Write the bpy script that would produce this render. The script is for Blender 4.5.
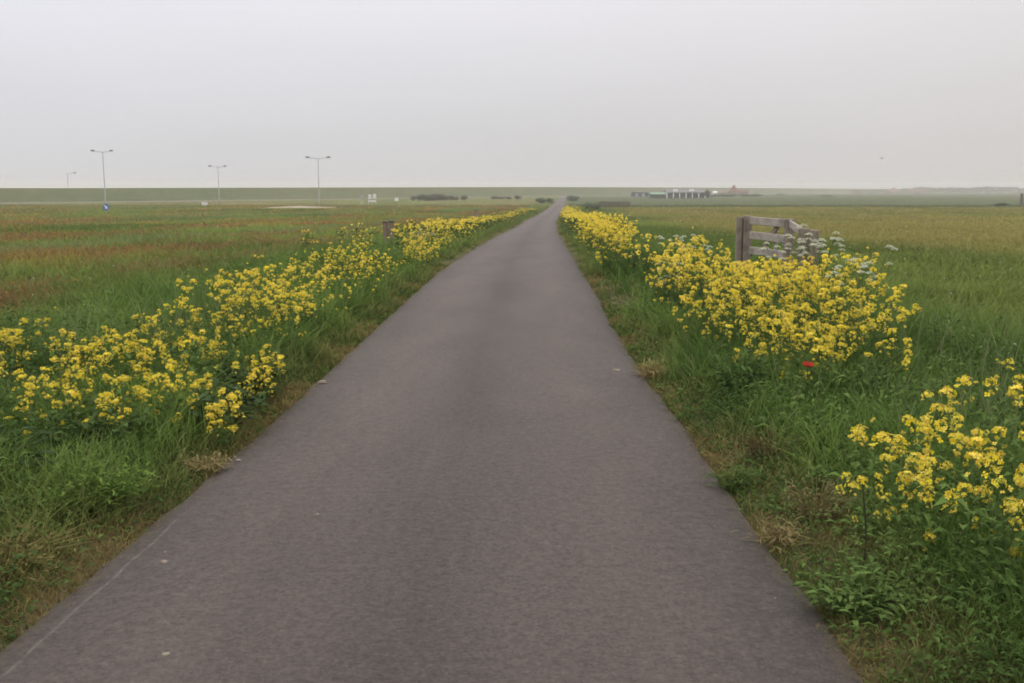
import bpy, math, random
import numpy as np

# ------------------------------------------------------------------ camera, sky, sun, exposure
for o in list(bpy.data.objects): bpy.data.objects.remove(o)
scene = bpy.context.scene
COL = scene.collection
CAM_H, FOC, PITCH = 1.6, 1000.0, math.atan(150.5/1000)

cam_data = bpy.data.cameras.new('camera'); cam = bpy.data.objects.new('camera', cam_data); COL.objects.link(cam)
cam_data.sensor_width = 36; cam_data.lens = 36*FOC/1024
cam_data.clip_start = 0.05; cam_data.clip_end = 12000
cam.location = (0, 0, CAM_H); cam.rotation_euler = (math.pi/2-PITCH, 0, 0)
scene.camera = cam

SUN_EL, SUN_AZ = math.radians(56), math.radians(-40)      # azimuth from +Y towards +X
world = bpy.data.worlds.new('World'); scene.world = world; world.use_nodes = True
wn, wl = world.node_tree.nodes, world.node_tree.links
wn.clear()
def wnode(t, **k):
    n = wn.new(t)
    for a, b in k.items(): setattr(n, a, b)
    return n
sky = wnode('ShaderNodeTexSky', sky_type='NISHITA', sun_disc=False, sun_elevation=SUN_EL, sun_rotation=SUN_AZ)
hs = wnode('ShaderNodeHueSaturation'); hs.inputs['Saturation'].default_value = 0.25
wl.new(sky.outputs[0], hs.inputs['Color'])
tc = wnode('ShaderNodeTexCoord'); sx = wnode('ShaderNodeSeparateXYZ'); wl.new(tc.outputs['Generated'], sx.inputs[0])
ramp = wnode('ShaderNodeValToRGB')                         # overcast: pale at the horizon, bright overhead
e = ramp.color_ramp.elements
e[0].position = 0.0; e[0].color = (0.312, 0.310, 0.309, 1)
e[1].position = 1.0; e[1].color = (1.0, 0.965, 0.89, 1)
for p, c in ((0.05, (0.326, 0.323, 0.323)), (0.11, (0.364, 0.360, 0.367)), (0.20, (0.428, 0.422, 0.436)), (0.45, (0.74, 0.72, 0.685))):
    q = e.new(p); q.color = (*c, 1)
wl.new(sx.outputs['Z'], ramp.inputs[0])
tint = wnode('ShaderNodeMapRange'); tint.inputs[1].default_value = -0.45; tint.inputs[2].default_value = 0.45   # a little bluer and lighter to the west
wl.new(sx.outputs['X'], tint.inputs[0])
tm = wnode('ShaderNodeMix', data_type='RGBA', blend_type='MIX')
tm.inputs[6].default_value = (1.02, 1.03, 1.075, 1); tm.inputs[7].default_value = (0.99, 0.975, 0.955, 1)
wl.new(tint.outputs[0], tm.inputs[0])
wno = wnode('ShaderNodeTexNoise'); wno.inputs['Scale'].default_value = 2.2; wno.inputs['Detail'].default_value = 3
wmp = wnode('ShaderNodeMapping'); wmp.inputs['Scale'].default_value = (1, 1, 4)
wl.new(tc.outputs['Generated'], wmp.inputs[0]); wl.new(wmp.outputs[0], wno.inputs['Vector'])
wmr = wnode('ShaderNodeMapRange'); wmr.inputs[3].default_value = 0.94*20; wmr.inputs[4].default_value = 1.06*20
wl.new(wno.outputs[0], wmr.inputs[0])
mul = wnode('ShaderNodeMix', data_type='RGBA', blend_type='MULTIPLY'); mul.inputs[0].default_value = 1
wl.new(ramp.outputs[0], mul.inputs[6]); wl.new(tm.outputs[2], mul.inputs[7])
sc_ = wnode('ShaderNodeVectorMath', operation='SCALE'); wl.new(mul.outputs[2], sc_.inputs[0]); wl.new(wmr.outputs[0], sc_.inputs['Scale'])
mx = wnode('ShaderNodeMix', data_type='RGBA'); mx.inputs[0].default_value = 0.94
wl.new(hs.outputs[0], mx.inputs[6]); wl.new(sc_.outputs[0], mx.inputs[7])
bg = wnode('ShaderNodeBackground'); bg.inputs['Strength'].default_value = 0.1
out = wnode('ShaderNodeOutputWorld'); wl.new(mx.outputs[2], bg.inputs[0]); wl.new(bg.outputs[0], out.inputs[0])

sd = bpy.data.lights.new('sun', 'SUN'); sd.energy = 0.6; sd.angle = math.radians(25); sd.color = (1, 0.97, 0.92)
so = bpy.data.objects.new('sun', sd); COL.objects.link(so)
so.rotation_euler = (math.pi/2-SUN_EL, 0, math.pi-SUN_AZ)
vs = scene.view_settings
vs.view_transform = 'Standard'; vs.look = 'None'; vs.exposure = 0; vs.gamma = 1; vs.use_curve_mapping = False
cy = scene.cycles
cy.use_denoising = True; cy.denoiser = 'OPENIMAGEDENOISE'; cy.denoising_prefilter = 'ACCURATE'; cy.denoising_input_passes = 'RGB_ALBEDO'; cy.max_bounces = 6; cy.diffuse_bounces = 3; cy.transmission_bounces = 4; cy.glossy_bounces = 2
cy.volume_bounces = 1; cy.transparent_max_bounces = 6
cy.pixel_filter_type = 'BLACKMAN_HARRIS'; cy.filter_width = 1.8

# ------------------------------------------------------------------ helpers
rng = np.random.default_rng(11); random.seed(11)
_tab = np.random.default_rng(5).random((256, 256))
def vnoise(x, y):
    xi = np.floor(x).astype(int); yi = np.floor(y).astype(int); fx = x-xi; fy = y-yi
    fx = fx*fx*(3-2*fx); fy = fy*fy*(3-2*fy); a = lambda i, j: _tab[(xi+i) % 256, (yi+j) % 256]
    return (a(0,0)*(1-fx)+a(1,0)*fx)*(1-fy)+(a(0,1)*(1-fx)+a(1,1)*fx)*fy
def fbm(x, y, o=4):
    x = np.asarray(x, float); y = np.asarray(y, float); r = 0; amp = .5; tot = 0
    for k in range(o):
        r = r+amp*vnoise(x+17.3*k, y+9.1*k); tot += amp; x = x*2.03; y = y*2.03; amp *= .5
    return r/tot
def sstep(a, b, x):
    t = np.clip((x-a)/(b-a), 0, 1); return t*t*(3-2*t)
def terr(Y):
    return np.interp(Y, [0, 20, 37, 60, 84, 130, 200, 300], [0, 0, -.3, -.75, -1.15, -1.5, -1.65, -1.7])
LY = [-40, 3, 4.6, 6.3, 9.2, 12.6, 19, 34, 52, 94, 182, 421, 620]
LX = [-1.95, -1.82, -1.75, -1.69, -1.64, -1.60, -1.5, -1.12, -.55, 1.15, 6.4, 19.5, 31]
RY = [-40, 3, 5, 9, 12, 14, 17, 20, 33, 52, 94, 182, 421, 620]
RX = [1.1, 1.18, 1.18, 1.17, 1.21, 1.27, 1.35, 1.41, 1.82, 2.4, 4.15, 9.4, 22.5, 34]
def ledge(Y): return np.interp(Y, LY, LX)
def redge(Y): return np.interp(Y, RY, RX)
def gz(X, Y):                                              # ground height
    X = np.asarray(X, float); Y = np.asarray(Y, float)
    s = np.maximum(ledge(Y)-X, X-redge(Y))
    bump = (fbm(X*.7, Y*.7, 3)-.5)*.10*sstep(.2, 2.0, s)*(1-sstep(60, 120, Y))
    return terr(Y)+sstep(0, .5, s)*.035-.03*(1-sstep(-.05, .05, s))+bump
def X_at(px, Y): return (px-512)/1011*Y
def Z_at(py, Y): return CAM_H-(py-191)/1022*Y

def mesh_np(name, V, quads=None, tris=None, col=None, mats=(), parent=None, smooth=False, mat_idx=None, attr=None, link=True):
    me = bpy.data.meshes.new(name); V = np.asarray(V, np.float32)
    me.vertices.add(len(V)); me.vertices.foreach_set('co', V.ravel())
    li = []; ls = []; n = 0
    if quads is not None and len(quads):
        q = np.asarray(quads, np.int32); li.append(q.ravel()); ls.append(np.arange(len(q))*4); n = q.size
    if tris is not None and len(tris):
        t = np.asarray(tris, np.int32); li.append(t.ravel()); ls.append(n+np.arange(len(t))*3)
    li = np.concatenate(li).astype(np.int32); ls = np.concatenate(ls).astype(np.int32)
    me.loops.add(len(li)); me.loops.foreach_set('vertex_index', li)
    me.polygons.add(len(ls)); me.polygons.foreach_set('loop_start', ls)
    if mat_idx is not None: me.polygons.foreach_set('material_index', np.asarray(mat_idx, np.int32))
    me.polygons.foreach_set('use_smooth', np.full(len(ls), smooth))
    if col is not None:
        c = np.ones((len(V), 4), np.float32); c[:, :3] = col
        a = me.attributes.new('Col', 'FLOAT_COLOR', 'POINT'); a.data.foreach_set('color', c.ravel())
    for k, v in (attr or {}).items():
        a = me.attributes.new(k, 'FLOAT', 'POINT'); a.data.foreach_set('value', np.asarray(v, np.float32))
    for m in mats: me.materials.append(m)
    me.update(calc_edges=True)
    if not link: return me
    return obj_of(name, me, parent)
def obj_of(name, me, parent=None, loc=(0, 0, 0)):
    o = bpy.data.objects.new(name, me); COL.objects.link(o); o.location = loc
    if parent is not None: o.parent = parent
    return o
def tag(o, label, cat, group=None):
    o['label'] = label; o['category'] = cat
    if group: o['group'] = group
    return o
def structure(o): o['kind'] = 'structure'; return o
def stuff(o, label, cat): o['kind'] = 'stuff'; o['label'] = label; o['category'] = cat; return o
def thing(name, label, cat, loc=(0, 0, 0), rz=0, group=None):
    o = bpy.data.objects.new(name, None); COL.objects.link(o); o.location = loc; o.rotation_euler = (0, 0, rz)
    o.empty_display_size = .1
    return tag(o, label, cat, group)

class MB:                                                  # small mesh builder with a colour per vertex
    def __init__(s): s.v = []; s.q = []; s.t = []; s.c = []
    def add(s, vs, col):
        b = len(s.v); s.v += [tuple(p) for p in vs]
        s.c += [tuple(col)]*len(vs) if not isinstance(col[0], (tuple, list, np.ndarray)) else [tuple(k) for k in col]
        return b
    def box(s, x0, x1, y0, y1, z0, z1, col=(.5, .5, .5), bev=0, M=None):
        b_ = min(bev, (x1-x0)*.45, (y1-y0)*.45, (z1-z0)*.45)
        if b_ <= 0:
            vs = [(x, y, z) for z in (z0, z1) for x, y in ((x0, y0), (x1, y0), (x1, y1), (x0, y1))]
            if M: vs = [M(p) for p in vs]
            b = s.add(vs, col)
            s.q += [(b+3, b+2, b+1, b), (b+4, b+5, b+6, b+7)]+[(b+i, b+(i+1) % 4, b+4+(i+1) % 4, b+4+i) for i in range(4)]
            return
        xs, ys, zs = (x0, x1), (y0, y1), (z0, z1); idx = {}
        vs = []
        for i in (0, 1):
            for j in (0, 1):
                for k in (0, 1):
                    sx_, sy_, sz_ = (b_, -b_)[i], (b_, -b_)[j], (b_, -b_)[k]
                    for ax in range(3):
                        p = [xs[i]+sx_, ys[j]+sy_, zs[k]+sz_]; p[ax] = (xs[i], ys[j], zs[k])[ax]
                        idx[i, j, k, ax] = len(vs); vs.append(tuple(p))
        if M: vs = [M(p) for p in vs]
        b = s.add(vs, col); g = lambda i, j, k, a: b+idx[i, j, k, a]
        for i in (0, 1):
            f = [g(i, 0, 0, 0), g(i, 1, 0, 0), g(i, 1, 1, 0), g(i, 0, 1, 0)]; s.q.append(tuple(f if i else f[::-1]))
            f = [g(0, i, 0, 1), g(1, i, 0, 1), g(1, i, 1, 1), g(0, i, 1, 1)]; s.q.append(tuple(f[::-1] if i else f))
            f = [g(0, 0, i, 2), g(1, 0, i, 2), g(1, 1, i, 2), g(0, 1, i, 2)]; s.q.append(tuple(f if i else f[::-1]))
        for i in (0, 1):
            for j in (0, 1):
                s.q.append((g(i, j, 0, 0), g(i, j, 0, 1), g(i, j, 1, 1), g(i, j, 1, 0)))
                s.q.append((g(i, 0, j, 0), g(i, 0, j, 2), g(i, 1, j, 2), g(i, 1, j, 0)))
                s.q.append((g(0, i, j, 1), g(0, i, j, 2), g(1, i, j, 2), g(1, i, j, 1)))
                for k in (0, 1): s.t.append((g(i, j, k, 0), g(i, j, k, 1), g(i, j, k, 2)))
    def tube(s, pts, rad, col, n=4, cap=False):
        pts = [np.array(p, float) for p in pts]; prev = None
        for i, p in enumerate(pts):
            d = pts[min(i+1, len(pts)-1)]-pts[max(i-1, 0)]; d = d/(np.linalg.norm(d)+1e-9)
            a = np.cross(d, (0, 0, 1) if abs(d[2]) < .9 else (1, 0, 0)); a /= np.linalg.norm(a); b2 = np.cross(d, a)
            r = rad[i] if hasattr(rad, '__len__') else rad
            c = col[i] if isinstance(col[0], (tuple, list)) else col
            b = s.add([p+r*(math.cos(2*math.pi*k/n)*a+math.sin(2*math.pi*k/n)*b2) for k in range(n)], c)
            if prev is not None: s.q += [(prev+k, prev+(k+1) % n, b+(k+1) % n, b+k) for k in range(n)]
            elif cap: cc = s.add([p], c); s.t += [(cc, b+(k+1) % n, b+k) for k in range(n)]
            prev = b
        if cap: cc = s.add([pts[-1]], c); s.t += [(cc, prev+k, prev+(k+1) % n) for k in range(n)]
    def leaf(s, base, d, up, L, W, col, droop=.3):         # a folded, drooping blade of six faces
        base = np.array(base, float); d = np.array(d, float); d /= np.linalg.norm(d)
        side = np.cross(d, up); side /= (np.linalg.norm(side)+1e-9); n = np.cross(side, d)
        P = lambda t: base+d*L*t-np.array((0, 0, 1))*L*droop*t*t
        vs = [P(0), P(.35)+side*W*.45+n*W*.18, P(.35), P(.35)-side*W*.45+n*W*.18, P(.7)+side*W*.38+n*W*.12, P(.7), P(.7)-side*W*.38+n*W*.12, P(1)]
        b = s.add(vs, col)
        s.q += [(b+1, b+2, b+5, b+4), (b+2, b+3, b+6, b+5)]
        s.t += [(b, b+2, b+1), (b, b+3, b+2), (b+4, b+5, b+7), (b+5, b+6, b+7)]
    def card(s, c, n, w, h, col):                          # kite shaped leaf or petal about a centre
        n = np.array(n, float); n /= np.linalg.norm(n)+1e-9
        a = np.cross(n, (.31, .52, .79)); a /= np.linalg.norm(a); th = random.random()*6.28
        b2 = np.cross(n, a); u = a*math.cos(th)+b2*math.sin(th); w2 = np.cross(n, u); c = np.array(c, float)
        b = s.add([c-u*h*.5, c+w2*w*.5, c+u*h*.5+n*h*.1, c-w2*w*.5], col); s.q.append((b, b+1, b+2, b+3))
    def mesh(s, name, mat): return mesh_np(name, s.v, s.q, s.t, s.c, [mat], link=False)
    def obj(s, name, mat, parent=None, smooth=False):
        return mesh_np(name, s.v, s.q, s.t, s.c, [mat], parent, smooth)

# ------------------------------------------------------------------ materials
def mat_new(name):
    m = bpy.data.materials.new(name); m.use_nodes = True; nt = m.node_tree; nt.nodes.clear()
    o = nt.nodes.new('ShaderNodeOutputMaterial'); return m, nt, o
def N(nt, t, ins=None, **k):
    n = nt.nodes.new(t)
    for a, b in k.items(): setattr(n, a, b)
    for a, b in (ins or {}).items():
        if hasattr(b, 'links') or isinstance(b, bpy.types.NodeSocket): nt.links.new(b, n.inputs[a])
        else: n.inputs[a].default_value = b
    return n
def plant_mat(name, trans=.3, rough=.6, var=.25, sat=1.0, spec=.25):
    m, nt, o = mat_new(name)
    at = N(nt, 'ShaderNodeAttribute', attribute_name='Col')
    oi = N(nt, 'ShaderNodeObjectInfo')
    geo = N(nt, 'ShaderNodeNewGeometry')
    no = N(nt, 'ShaderNodeTexNoise', {'Vector': geo.outputs['Position'], 'Scale': 9.0, 'Detail': 2.0})
    mr = N(nt, 'ShaderNodeMapRange', {0: no.outputs[0], 1: .25, 2: .75, 3: 1-var, 4: 1+var})
    mr2 = N(nt, 'ShaderNodeMapRange', {0: oi.outputs['Random'], 3: .88, 4: 1.1})
    mm = N(nt, 'ShaderNodeMath', {0: mr.outputs[0], 1: mr2.outputs[0]}, operation='MULTIPLY')
    hs = N(nt, 'ShaderNodeHueSaturation', {'Color': at.outputs['Color'], 'Value': mm.outputs[0], 'Saturation': sat})
    p = N(nt, 'ShaderNodeBsdfPrincipled', {'Base Color': hs.outputs[0], 'Roughness': rough, 'Specular IOR Level': spec})
    t = N(nt, 'ShaderNodeBsdfTranslucent', {'Color': hs.outputs[0]})
    mx = N(nt, 'ShaderNodeMixShader', {0: trans, 1: p.outputs[0], 2: t.outputs[0]})
    nt.links.new(mx.outputs[0], o.inputs[0]); return m
M_grass = plant_mat('grass_blades', .3, .85, .22, spec=.06)
M_leaf = plant_mat('weed_leaves', .25, .8, .25, spec=.10)
M_stem = plant_mat('mustard_green', .25, .8, .2, spec=.10)
M_petal = plant_mat('yellow_petals', .3, .6, .10, spec=.1)
M_white = plant_mat('white_umbels', .3, .6, .08, spec=.1)
M_red = plant_mat('poppy_petals', .3, .5, .05, spec=.1)
M_shrub = plant_mat('shrub_leaves', .2, .6, .25)

def surf_mat(name, color, rough=.8, scale=6.0, amp=.25, stretch=(1, 1, 1), bump=.2, spec=.3, metal=0.0, dirt=None):
    m, nt, o = mat_new(name)
    tc = N(nt, 'ShaderNodeTexCoord'); mp = N(nt, 'ShaderNodeMapping', {'Vector': tc.outputs['Object'], 'Scale': stretch})
    no = N(nt, 'ShaderNodeTexNoise', {'Vector': mp.outputs[0], 'Scale': scale, 'Detail': 6.0, 'Roughness': .65})
    mr = N(nt, 'ShaderNodeMapRange', {0: no.outputs[0], 1: .3, 2: .7, 3: 1-amp, 4: 1+amp})
    hs = N(nt, 'ShaderNodeHueSaturation', {'Color': (*color, 1), 'Value': mr.outputs[0]})
    c = hs.outputs[0]
    if dirt:
        n2 = N(nt, 'ShaderNodeTexNoise', {'Vector': tc.outputs['Object'], 'Scale': scale*.35, 'Detail': 5.0})
        r2 = N(nt, 'ShaderNodeMapRange', {0: n2.outputs[0], 1: .5, 2: .68})
        mx = N(nt, 'ShaderNodeMix', {0: r2.outputs[0], 6: c, 7: (*dirt, 1)}, data_type='RGBA'); c = mx.outputs[2]
    p = N(nt, 'ShaderNodeBsdfPrincipled', {'Base Color': c, 'Roughness': rough, 'Specular IOR Level': spec, 'Metallic': metal})
    if bump:
        b = N(nt, 'ShaderNodeBump', {'Height': no.outputs[0], 'Strength': bump, 'Distance': .02}); nt.links.new(b.outputs[0], p.inputs['Normal'])
    nt.links.new(p.outputs[0], o.inputs[0]); return m
M_wood = surf_mat('weathered_wood', (.235, .195, .165), .85, 14, .35, (6, 6, .7), .5, .2, dirt=(.12, .115, .09))
M_rail = surf_mat('pale_weathered_rail', (.34, .305, .275), .85, 14, .3, (.7, .7, 6), .4, .2, dirt=(.2, .185, .165))
M_postbrown = surf_mat('brown_post_wood', (.21, .155, .125), .9, 12, .35, (6, 6, .7), .5, .2)
M_dark = surf_mat('dark_cap', (.10, .08, .07), .8, 20, .3)
M_metal = surf_mat('galvanised_steel', (.30, .31, .32), .5, 8, .12, bump=0, spec=.5, metal=.3)
M_lamp = surf_mat('grey_lamp_housing', (.07, .072, .075), .6, 8, .1, bump=0)
M_signblue = surf_mat('blue_sign_face', (.09, .16, .38), .5, 4, .08, bump=0)
M_whitep = surf_mat('white_paint', (.75, .75, .74), .6, 5, .06, bump=0)
M_board = surf_mat('pale_board', (.66, .64, .66), .6, 3, .08, bump=0)
M_greyboard = surf_mat('grey_board', (.30, .31, .36), .6, 3, .1, bump=0)
M_redroof = surf_mat('red_roof_tiles', (.15, .07, .055), .8, 2, .25)
M_pinkroof = surf_mat('faded_roof_tiles', (.22, .14, .125), .8, 2, .2)
M_brick = surf_mat('dark_brick', (.17, .085, .065), .85, 3, .2)
M_greyroof = surf_mat('grey_sheet_roof', (.16, .16, .175), .8, 1.5, .12)
M_greenroof = surf_mat('green_sheet_roof', (.16, .26, .19), .6, 1.5, .15)
M_darkwall = surf_mat('dark_boarded_wall', (.05, .055, .06), .8, 2, .25)
M_greendark = surf_mat('dark_green_wall', (.035, .055, .045), .8, 2, .25)
M_glass = surf_mat('dark_window_glass', (.05, .055, .07), .15, 2, .1, bump=0, spec=.5)
M_stone = surf_mat('pale_stone', (.24, .20, .17), .9, 40, .3)
M_litter = surf_mat('bleached_litter', (.27, .235, .18), .9, 40, .3)
M_sand = surf_mat('pale_sand', (.30, .26, .20), .95, 1.0, .2)
M_road = surf_mat('dike_road_paving', (.21, .17, .16), .9, .3, .15, bump=0)
M_bird = surf_mat('grey_feathers', (.22, .22, .23), .8, 10, .2, bump=0)

def ground_mat():
    m, nt, o = mat_new('field_ground')
    at = N(nt, 'ShaderNodeAttribute', attribute_name='Col')
    geo = N(nt, 'ShaderNodeNewGeometry')
    n1 = N(nt, 'ShaderNodeTexNoise', {'Vector': geo.outputs['Position'], 'Scale': 14.0, 'Detail': 8.0, 'Roughness': .7})
    mp = N(nt, 'ShaderNodeMapping', {'Vector': geo.outputs['Position'], 'Scale': (.55, .16, 1)})
    n2 = N(nt, 'ShaderNodeTexNoise', {'Vector': mp.outputs[0], 'Scale': 1.0, 'Detail': 7.0, 'Roughness': .65})
    a = N(nt, 'ShaderNodeMapRange', {0: n1.outputs[0], 1: .25, 2: .75, 3: .6, 4: 1.4})
    b = N(nt, 'ShaderNodeMapRange', {0: n2.outputs[0], 1: .3, 2: .7, 3: .80, 4: 1.20})
    mm = N(nt, 'ShaderNodeMath', {0: a.outputs[0], 1: b.outputs[0]}, operation='MULTIPLY')
    hm = N(nt, 'ShaderNodeMapRange', {0: n2.outputs['Color'], 1: .3, 2: .7, 3: .485, 4: .515})
    hs = N(nt, 'ShaderNodeHueSaturation', {'Color': at.outputs['Color'], 'Value': mm.outputs[0], 'Hue': hm.outputs[0]})
    p = N(nt, 'ShaderNodeBsdfPrincipled', {'Base Color': hs.outputs[0], 'Roughness': 1.0, 'Specular IOR Level': 0.05})
    bp = N(nt, 'ShaderNodeBump', {'Height': n1.outputs[0], 'Strength': .6, 'Distance': .05}); nt.links.new(bp.outputs[0], p.inputs['Normal'])
    nt.links.new(p.outputs[0], o.inputs[0]); return m
M_ground = ground_mat()

def asphalt_mat():
    m, nt, o = mat_new('worn_asphalt')
    u = N(nt, 'ShaderNodeAttribute', attribute_name='across').outputs['Fac']
    geo = N(nt, 'ShaderNodeNewGeometry'); P = geo.outputs['Position']
    fine = N(nt, 'ShaderNodeTexNoise', {'Vector': P, 'Scale': 55.0, 'Detail': 8.0, 'Roughness': .85})
    mid = N(nt, 'ShaderNodeTexNoise', {'Vector': P, 'Scale': 22.0, 'Detail': 6.0, 'Roughness': .7})
    mp = N(nt, 'ShaderNodeMapping', {'Vector': P, 'Scale': (1.1, .35, 1)})
    big = N(nt, 'ShaderNodeTexNoise', {'Vector': mp.outputs[0], 'Scale': 1.0, 'Detail': 6.0, 'Roughness': .6, 'Distortion': .6})
    cr = N(nt, 'ShaderNodeValToRGB', {0: u}); el = cr.color_ramp.elements         # worn wheel strips, dark middle and edges
    el[0].position = 0; el[0].color = (.78,)*3+(1,); el[1].position = 1; el[1].color = (.70,)*3+(1,)
    for p_, v in ((.05, .92), (.2, 1.14), (.36, 1.0), (.48, .82), (.62, 1.0), (.78, 1.12), (.93, .92)):
        q = el.new(p_); q.color = (v, v, v, 1)
    f1 = N(nt, 'ShaderNodeMapRange', {0: fine.outputs[0], 1: .25, 2: .75, 3: .30, 4: 1.70})
    f2 = N(nt, 'ShaderNodeMapRange', {0: mid.outputs[0], 1: .3, 2: .7, 3: .74, 4: 1.26})
    f3 = N(nt, 'ShaderNodeMapRange', {0: big.outputs[0], 1: .3, 2: .7, 3: .80, 4: 1.20})
    m1 = N(nt, 'ShaderNodeMath', {0: f1.outputs[0], 1: f2.outputs[0]}, operation='MULTIPLY')
    m2 = N(nt, 'ShaderNodeMath', {0: m1.outputs[0], 1: f3.outputs[0]}, operation='MULTIPLY')
    m3 = N(nt, 'ShaderNodeMath', {0: m2.outputs[0], 1: cr.outputs[0]}, operation='MULTIPLY')
    tint = N(nt, 'ShaderNodeMix', {0: big.outputs[0], 6: (.089, .073, .069, 1), 7: (.070, .0585, .056, 1)}, data_type='RGBA')
    hs = N(nt, 'ShaderNodeHueSaturation', {'Color': tint.outputs[2], 'Value': m3.outputs[0]})
    # pale chips
    vo = N(nt, 'ShaderNodeTexVoronoi', {'Vector': P, 'Scale': 5.0}); vo2 = N(nt, 'ShaderNodeTexVoronoi', {'Vector': P, 'Scale': 38.0})
    s1 = N(nt, 'ShaderNodeMath', {0: vo.outputs['Distance'], 1: .022}, operation='LESS_THAN')
    s2 = N(nt, 'ShaderNodeMath', {0: vo2.outputs['Distance'], 1: .10}, operation='LESS_THAN')
    sc = N(nt, 'ShaderNodeMath', {0: s1.outputs[0], 1: .55}, operation='MULTIPLY')
    s3 = N(nt, 'ShaderNodeMath', {0: s2.outputs[0], 1: .25}, operation='MULTIPLY')
    sp = N(nt, 'ShaderNodeMath', {0: sc.outputs[0], 1: s3.outputs[0]}, operation='MAXIMUM')
    c1 = N(nt, 'ShaderNodeMix', {0: sp.outputs[0], 6: hs.outputs[0], 7: (.34, .31, .28, 1)}, data_type='RGBA')
    # dark spots of old oil and damp
    n4 = N(nt, 'ShaderNodeTexNoise', {'Vector': mp.outputs[0], 'Scale': 3.1, 'Detail': 3.0})
    d = N(nt, 'ShaderNodeMapRange', {0: n4.outputs[0], 1: .66, 2: .76, 3: 0, 4: .25})
    c2 = N(nt, 'ShaderNodeMix', {0: d.outputs[0], 6: c1.outputs[2], 7: (.07, .062, .06, 1)}, data_type='RGBA')
    # earth washed on to the edges
    ed = N(nt, 'ShaderNodeMath', {0: u, 1: .5}, operation='SUBTRACT'); ab = N(nt, 'ShaderNodeMath', {0: ed.outputs[0]}, operation='ABSOLUTE')
    en = N(nt, 'ShaderNodeMath', {0: mid.outputs[0], 1: .10}, operation='MULTIPLY'); ea = N(nt, 'ShaderNodeMath', {0: ab.outputs[0], 1: en.outputs[0]}, operation='ADD')
    er = N(nt, 'ShaderNodeMapRange', {0: ea.outputs[0], 1: .525, 2: .56, 3: 0, 4: .75})
    c3 = N(nt, 'ShaderNodeMix', {0: er.outputs[0], 6: c2.outputs[2], 7: (.10, .078, .055, 1)}, data_type='RGBA')
    # hairline cracks, and the joint of an old edge repair along the left side near the camera
    wv = N(nt, 'ShaderNodeVectorMath', {0: P, 1: big.outputs['Color']}, operation='ADD')
    vc = N(nt, 'ShaderNodeTexVoronoi', {'Vector': wv.outputs[0], 'Scale': .75}, feature='DISTANCE_TO_EDGE')
    ck = N(nt, 'ShaderNodeMapRange', {0: vc.outputs['Distance'], 1: .001, 2: .005, 3: .35, 4: 0})
    cm = N(nt, 'ShaderNodeMapRange', {0: n4.outputs[0], 1: .58, 2: .66})
    cx = N(nt, 'ShaderNodeMath', {0: ck.outputs[0], 1: cm.outputs[0]}, operation='MULTIPLY')
    c4 = N(nt, 'ShaderNodeMix', {0: cx.outputs[0], 6: c3.outputs[2], 7: (.035, .03, .028, 1)}, data_type='RGBA')
    sy_ = N(nt, 'ShaderNodeSeparateXYZ', {0: P})
    uw = N(nt, 'ShaderNodeMath', {0: big.outputs[0], 1: .012}, operation='MULTIPLY'); us = N(nt, 'ShaderNodeMath', {0: u, 1: uw.outputs[0]}, operation='SUBTRACT')
    ud = N(nt, 'ShaderNodeMath', {0: us.outputs[0], 1: .030}, operation='SUBTRACT'); ua_ = N(nt, 'ShaderNodeMath', {0: ud.outputs[0]}, operation='ABSOLUTE')
    ul = N(nt, 'ShaderNodeMapRange', {0: ua_.outputs[0], 1: .0012, 2: .0035, 3: .8, 4: 0})
    uy = N(nt, 'ShaderNodeMapRange', {0: sy_.outputs['Y'], 1: 4.5, 2: 4.9, 3: 1, 4: 0})
    um_ = N(nt, 'ShaderNodeMapRange', {0: mid.outputs[0], 1: .34, 2: .56}); u2 = N(nt, 'ShaderNodeMath', {0: ul.outputs[0], 1: uy.outputs[0]}, operation='MULTIPLY'); u3 = N(nt, 'ShaderNodeMath', {0: u2.outputs[0], 1: um_.outputs[0]}, operation='MULTIPLY')
    c5 = N(nt, 'ShaderNodeMix', {0: u3.outputs[0], 6: c4.outputs[2], 7: (.145, .132, .124, 1)}, data_type='RGBA')
    p = N(nt, 'ShaderNodeBsdfPrincipled', {'Base Color': c5.outputs[2], 'Roughness': .85, 'Specular IOR Level': .35})
    b = N(nt, 'ShaderNodeBump', {'Height': fine.outputs[0], 'Strength': .8, 'Distance': .012}); nt.links.new(b.outputs[0], p.inputs['Normal'])
    nt.links.new(p.outputs[0], o.inputs[0]); return m
M_asphalt = asphalt_mat()

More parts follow.
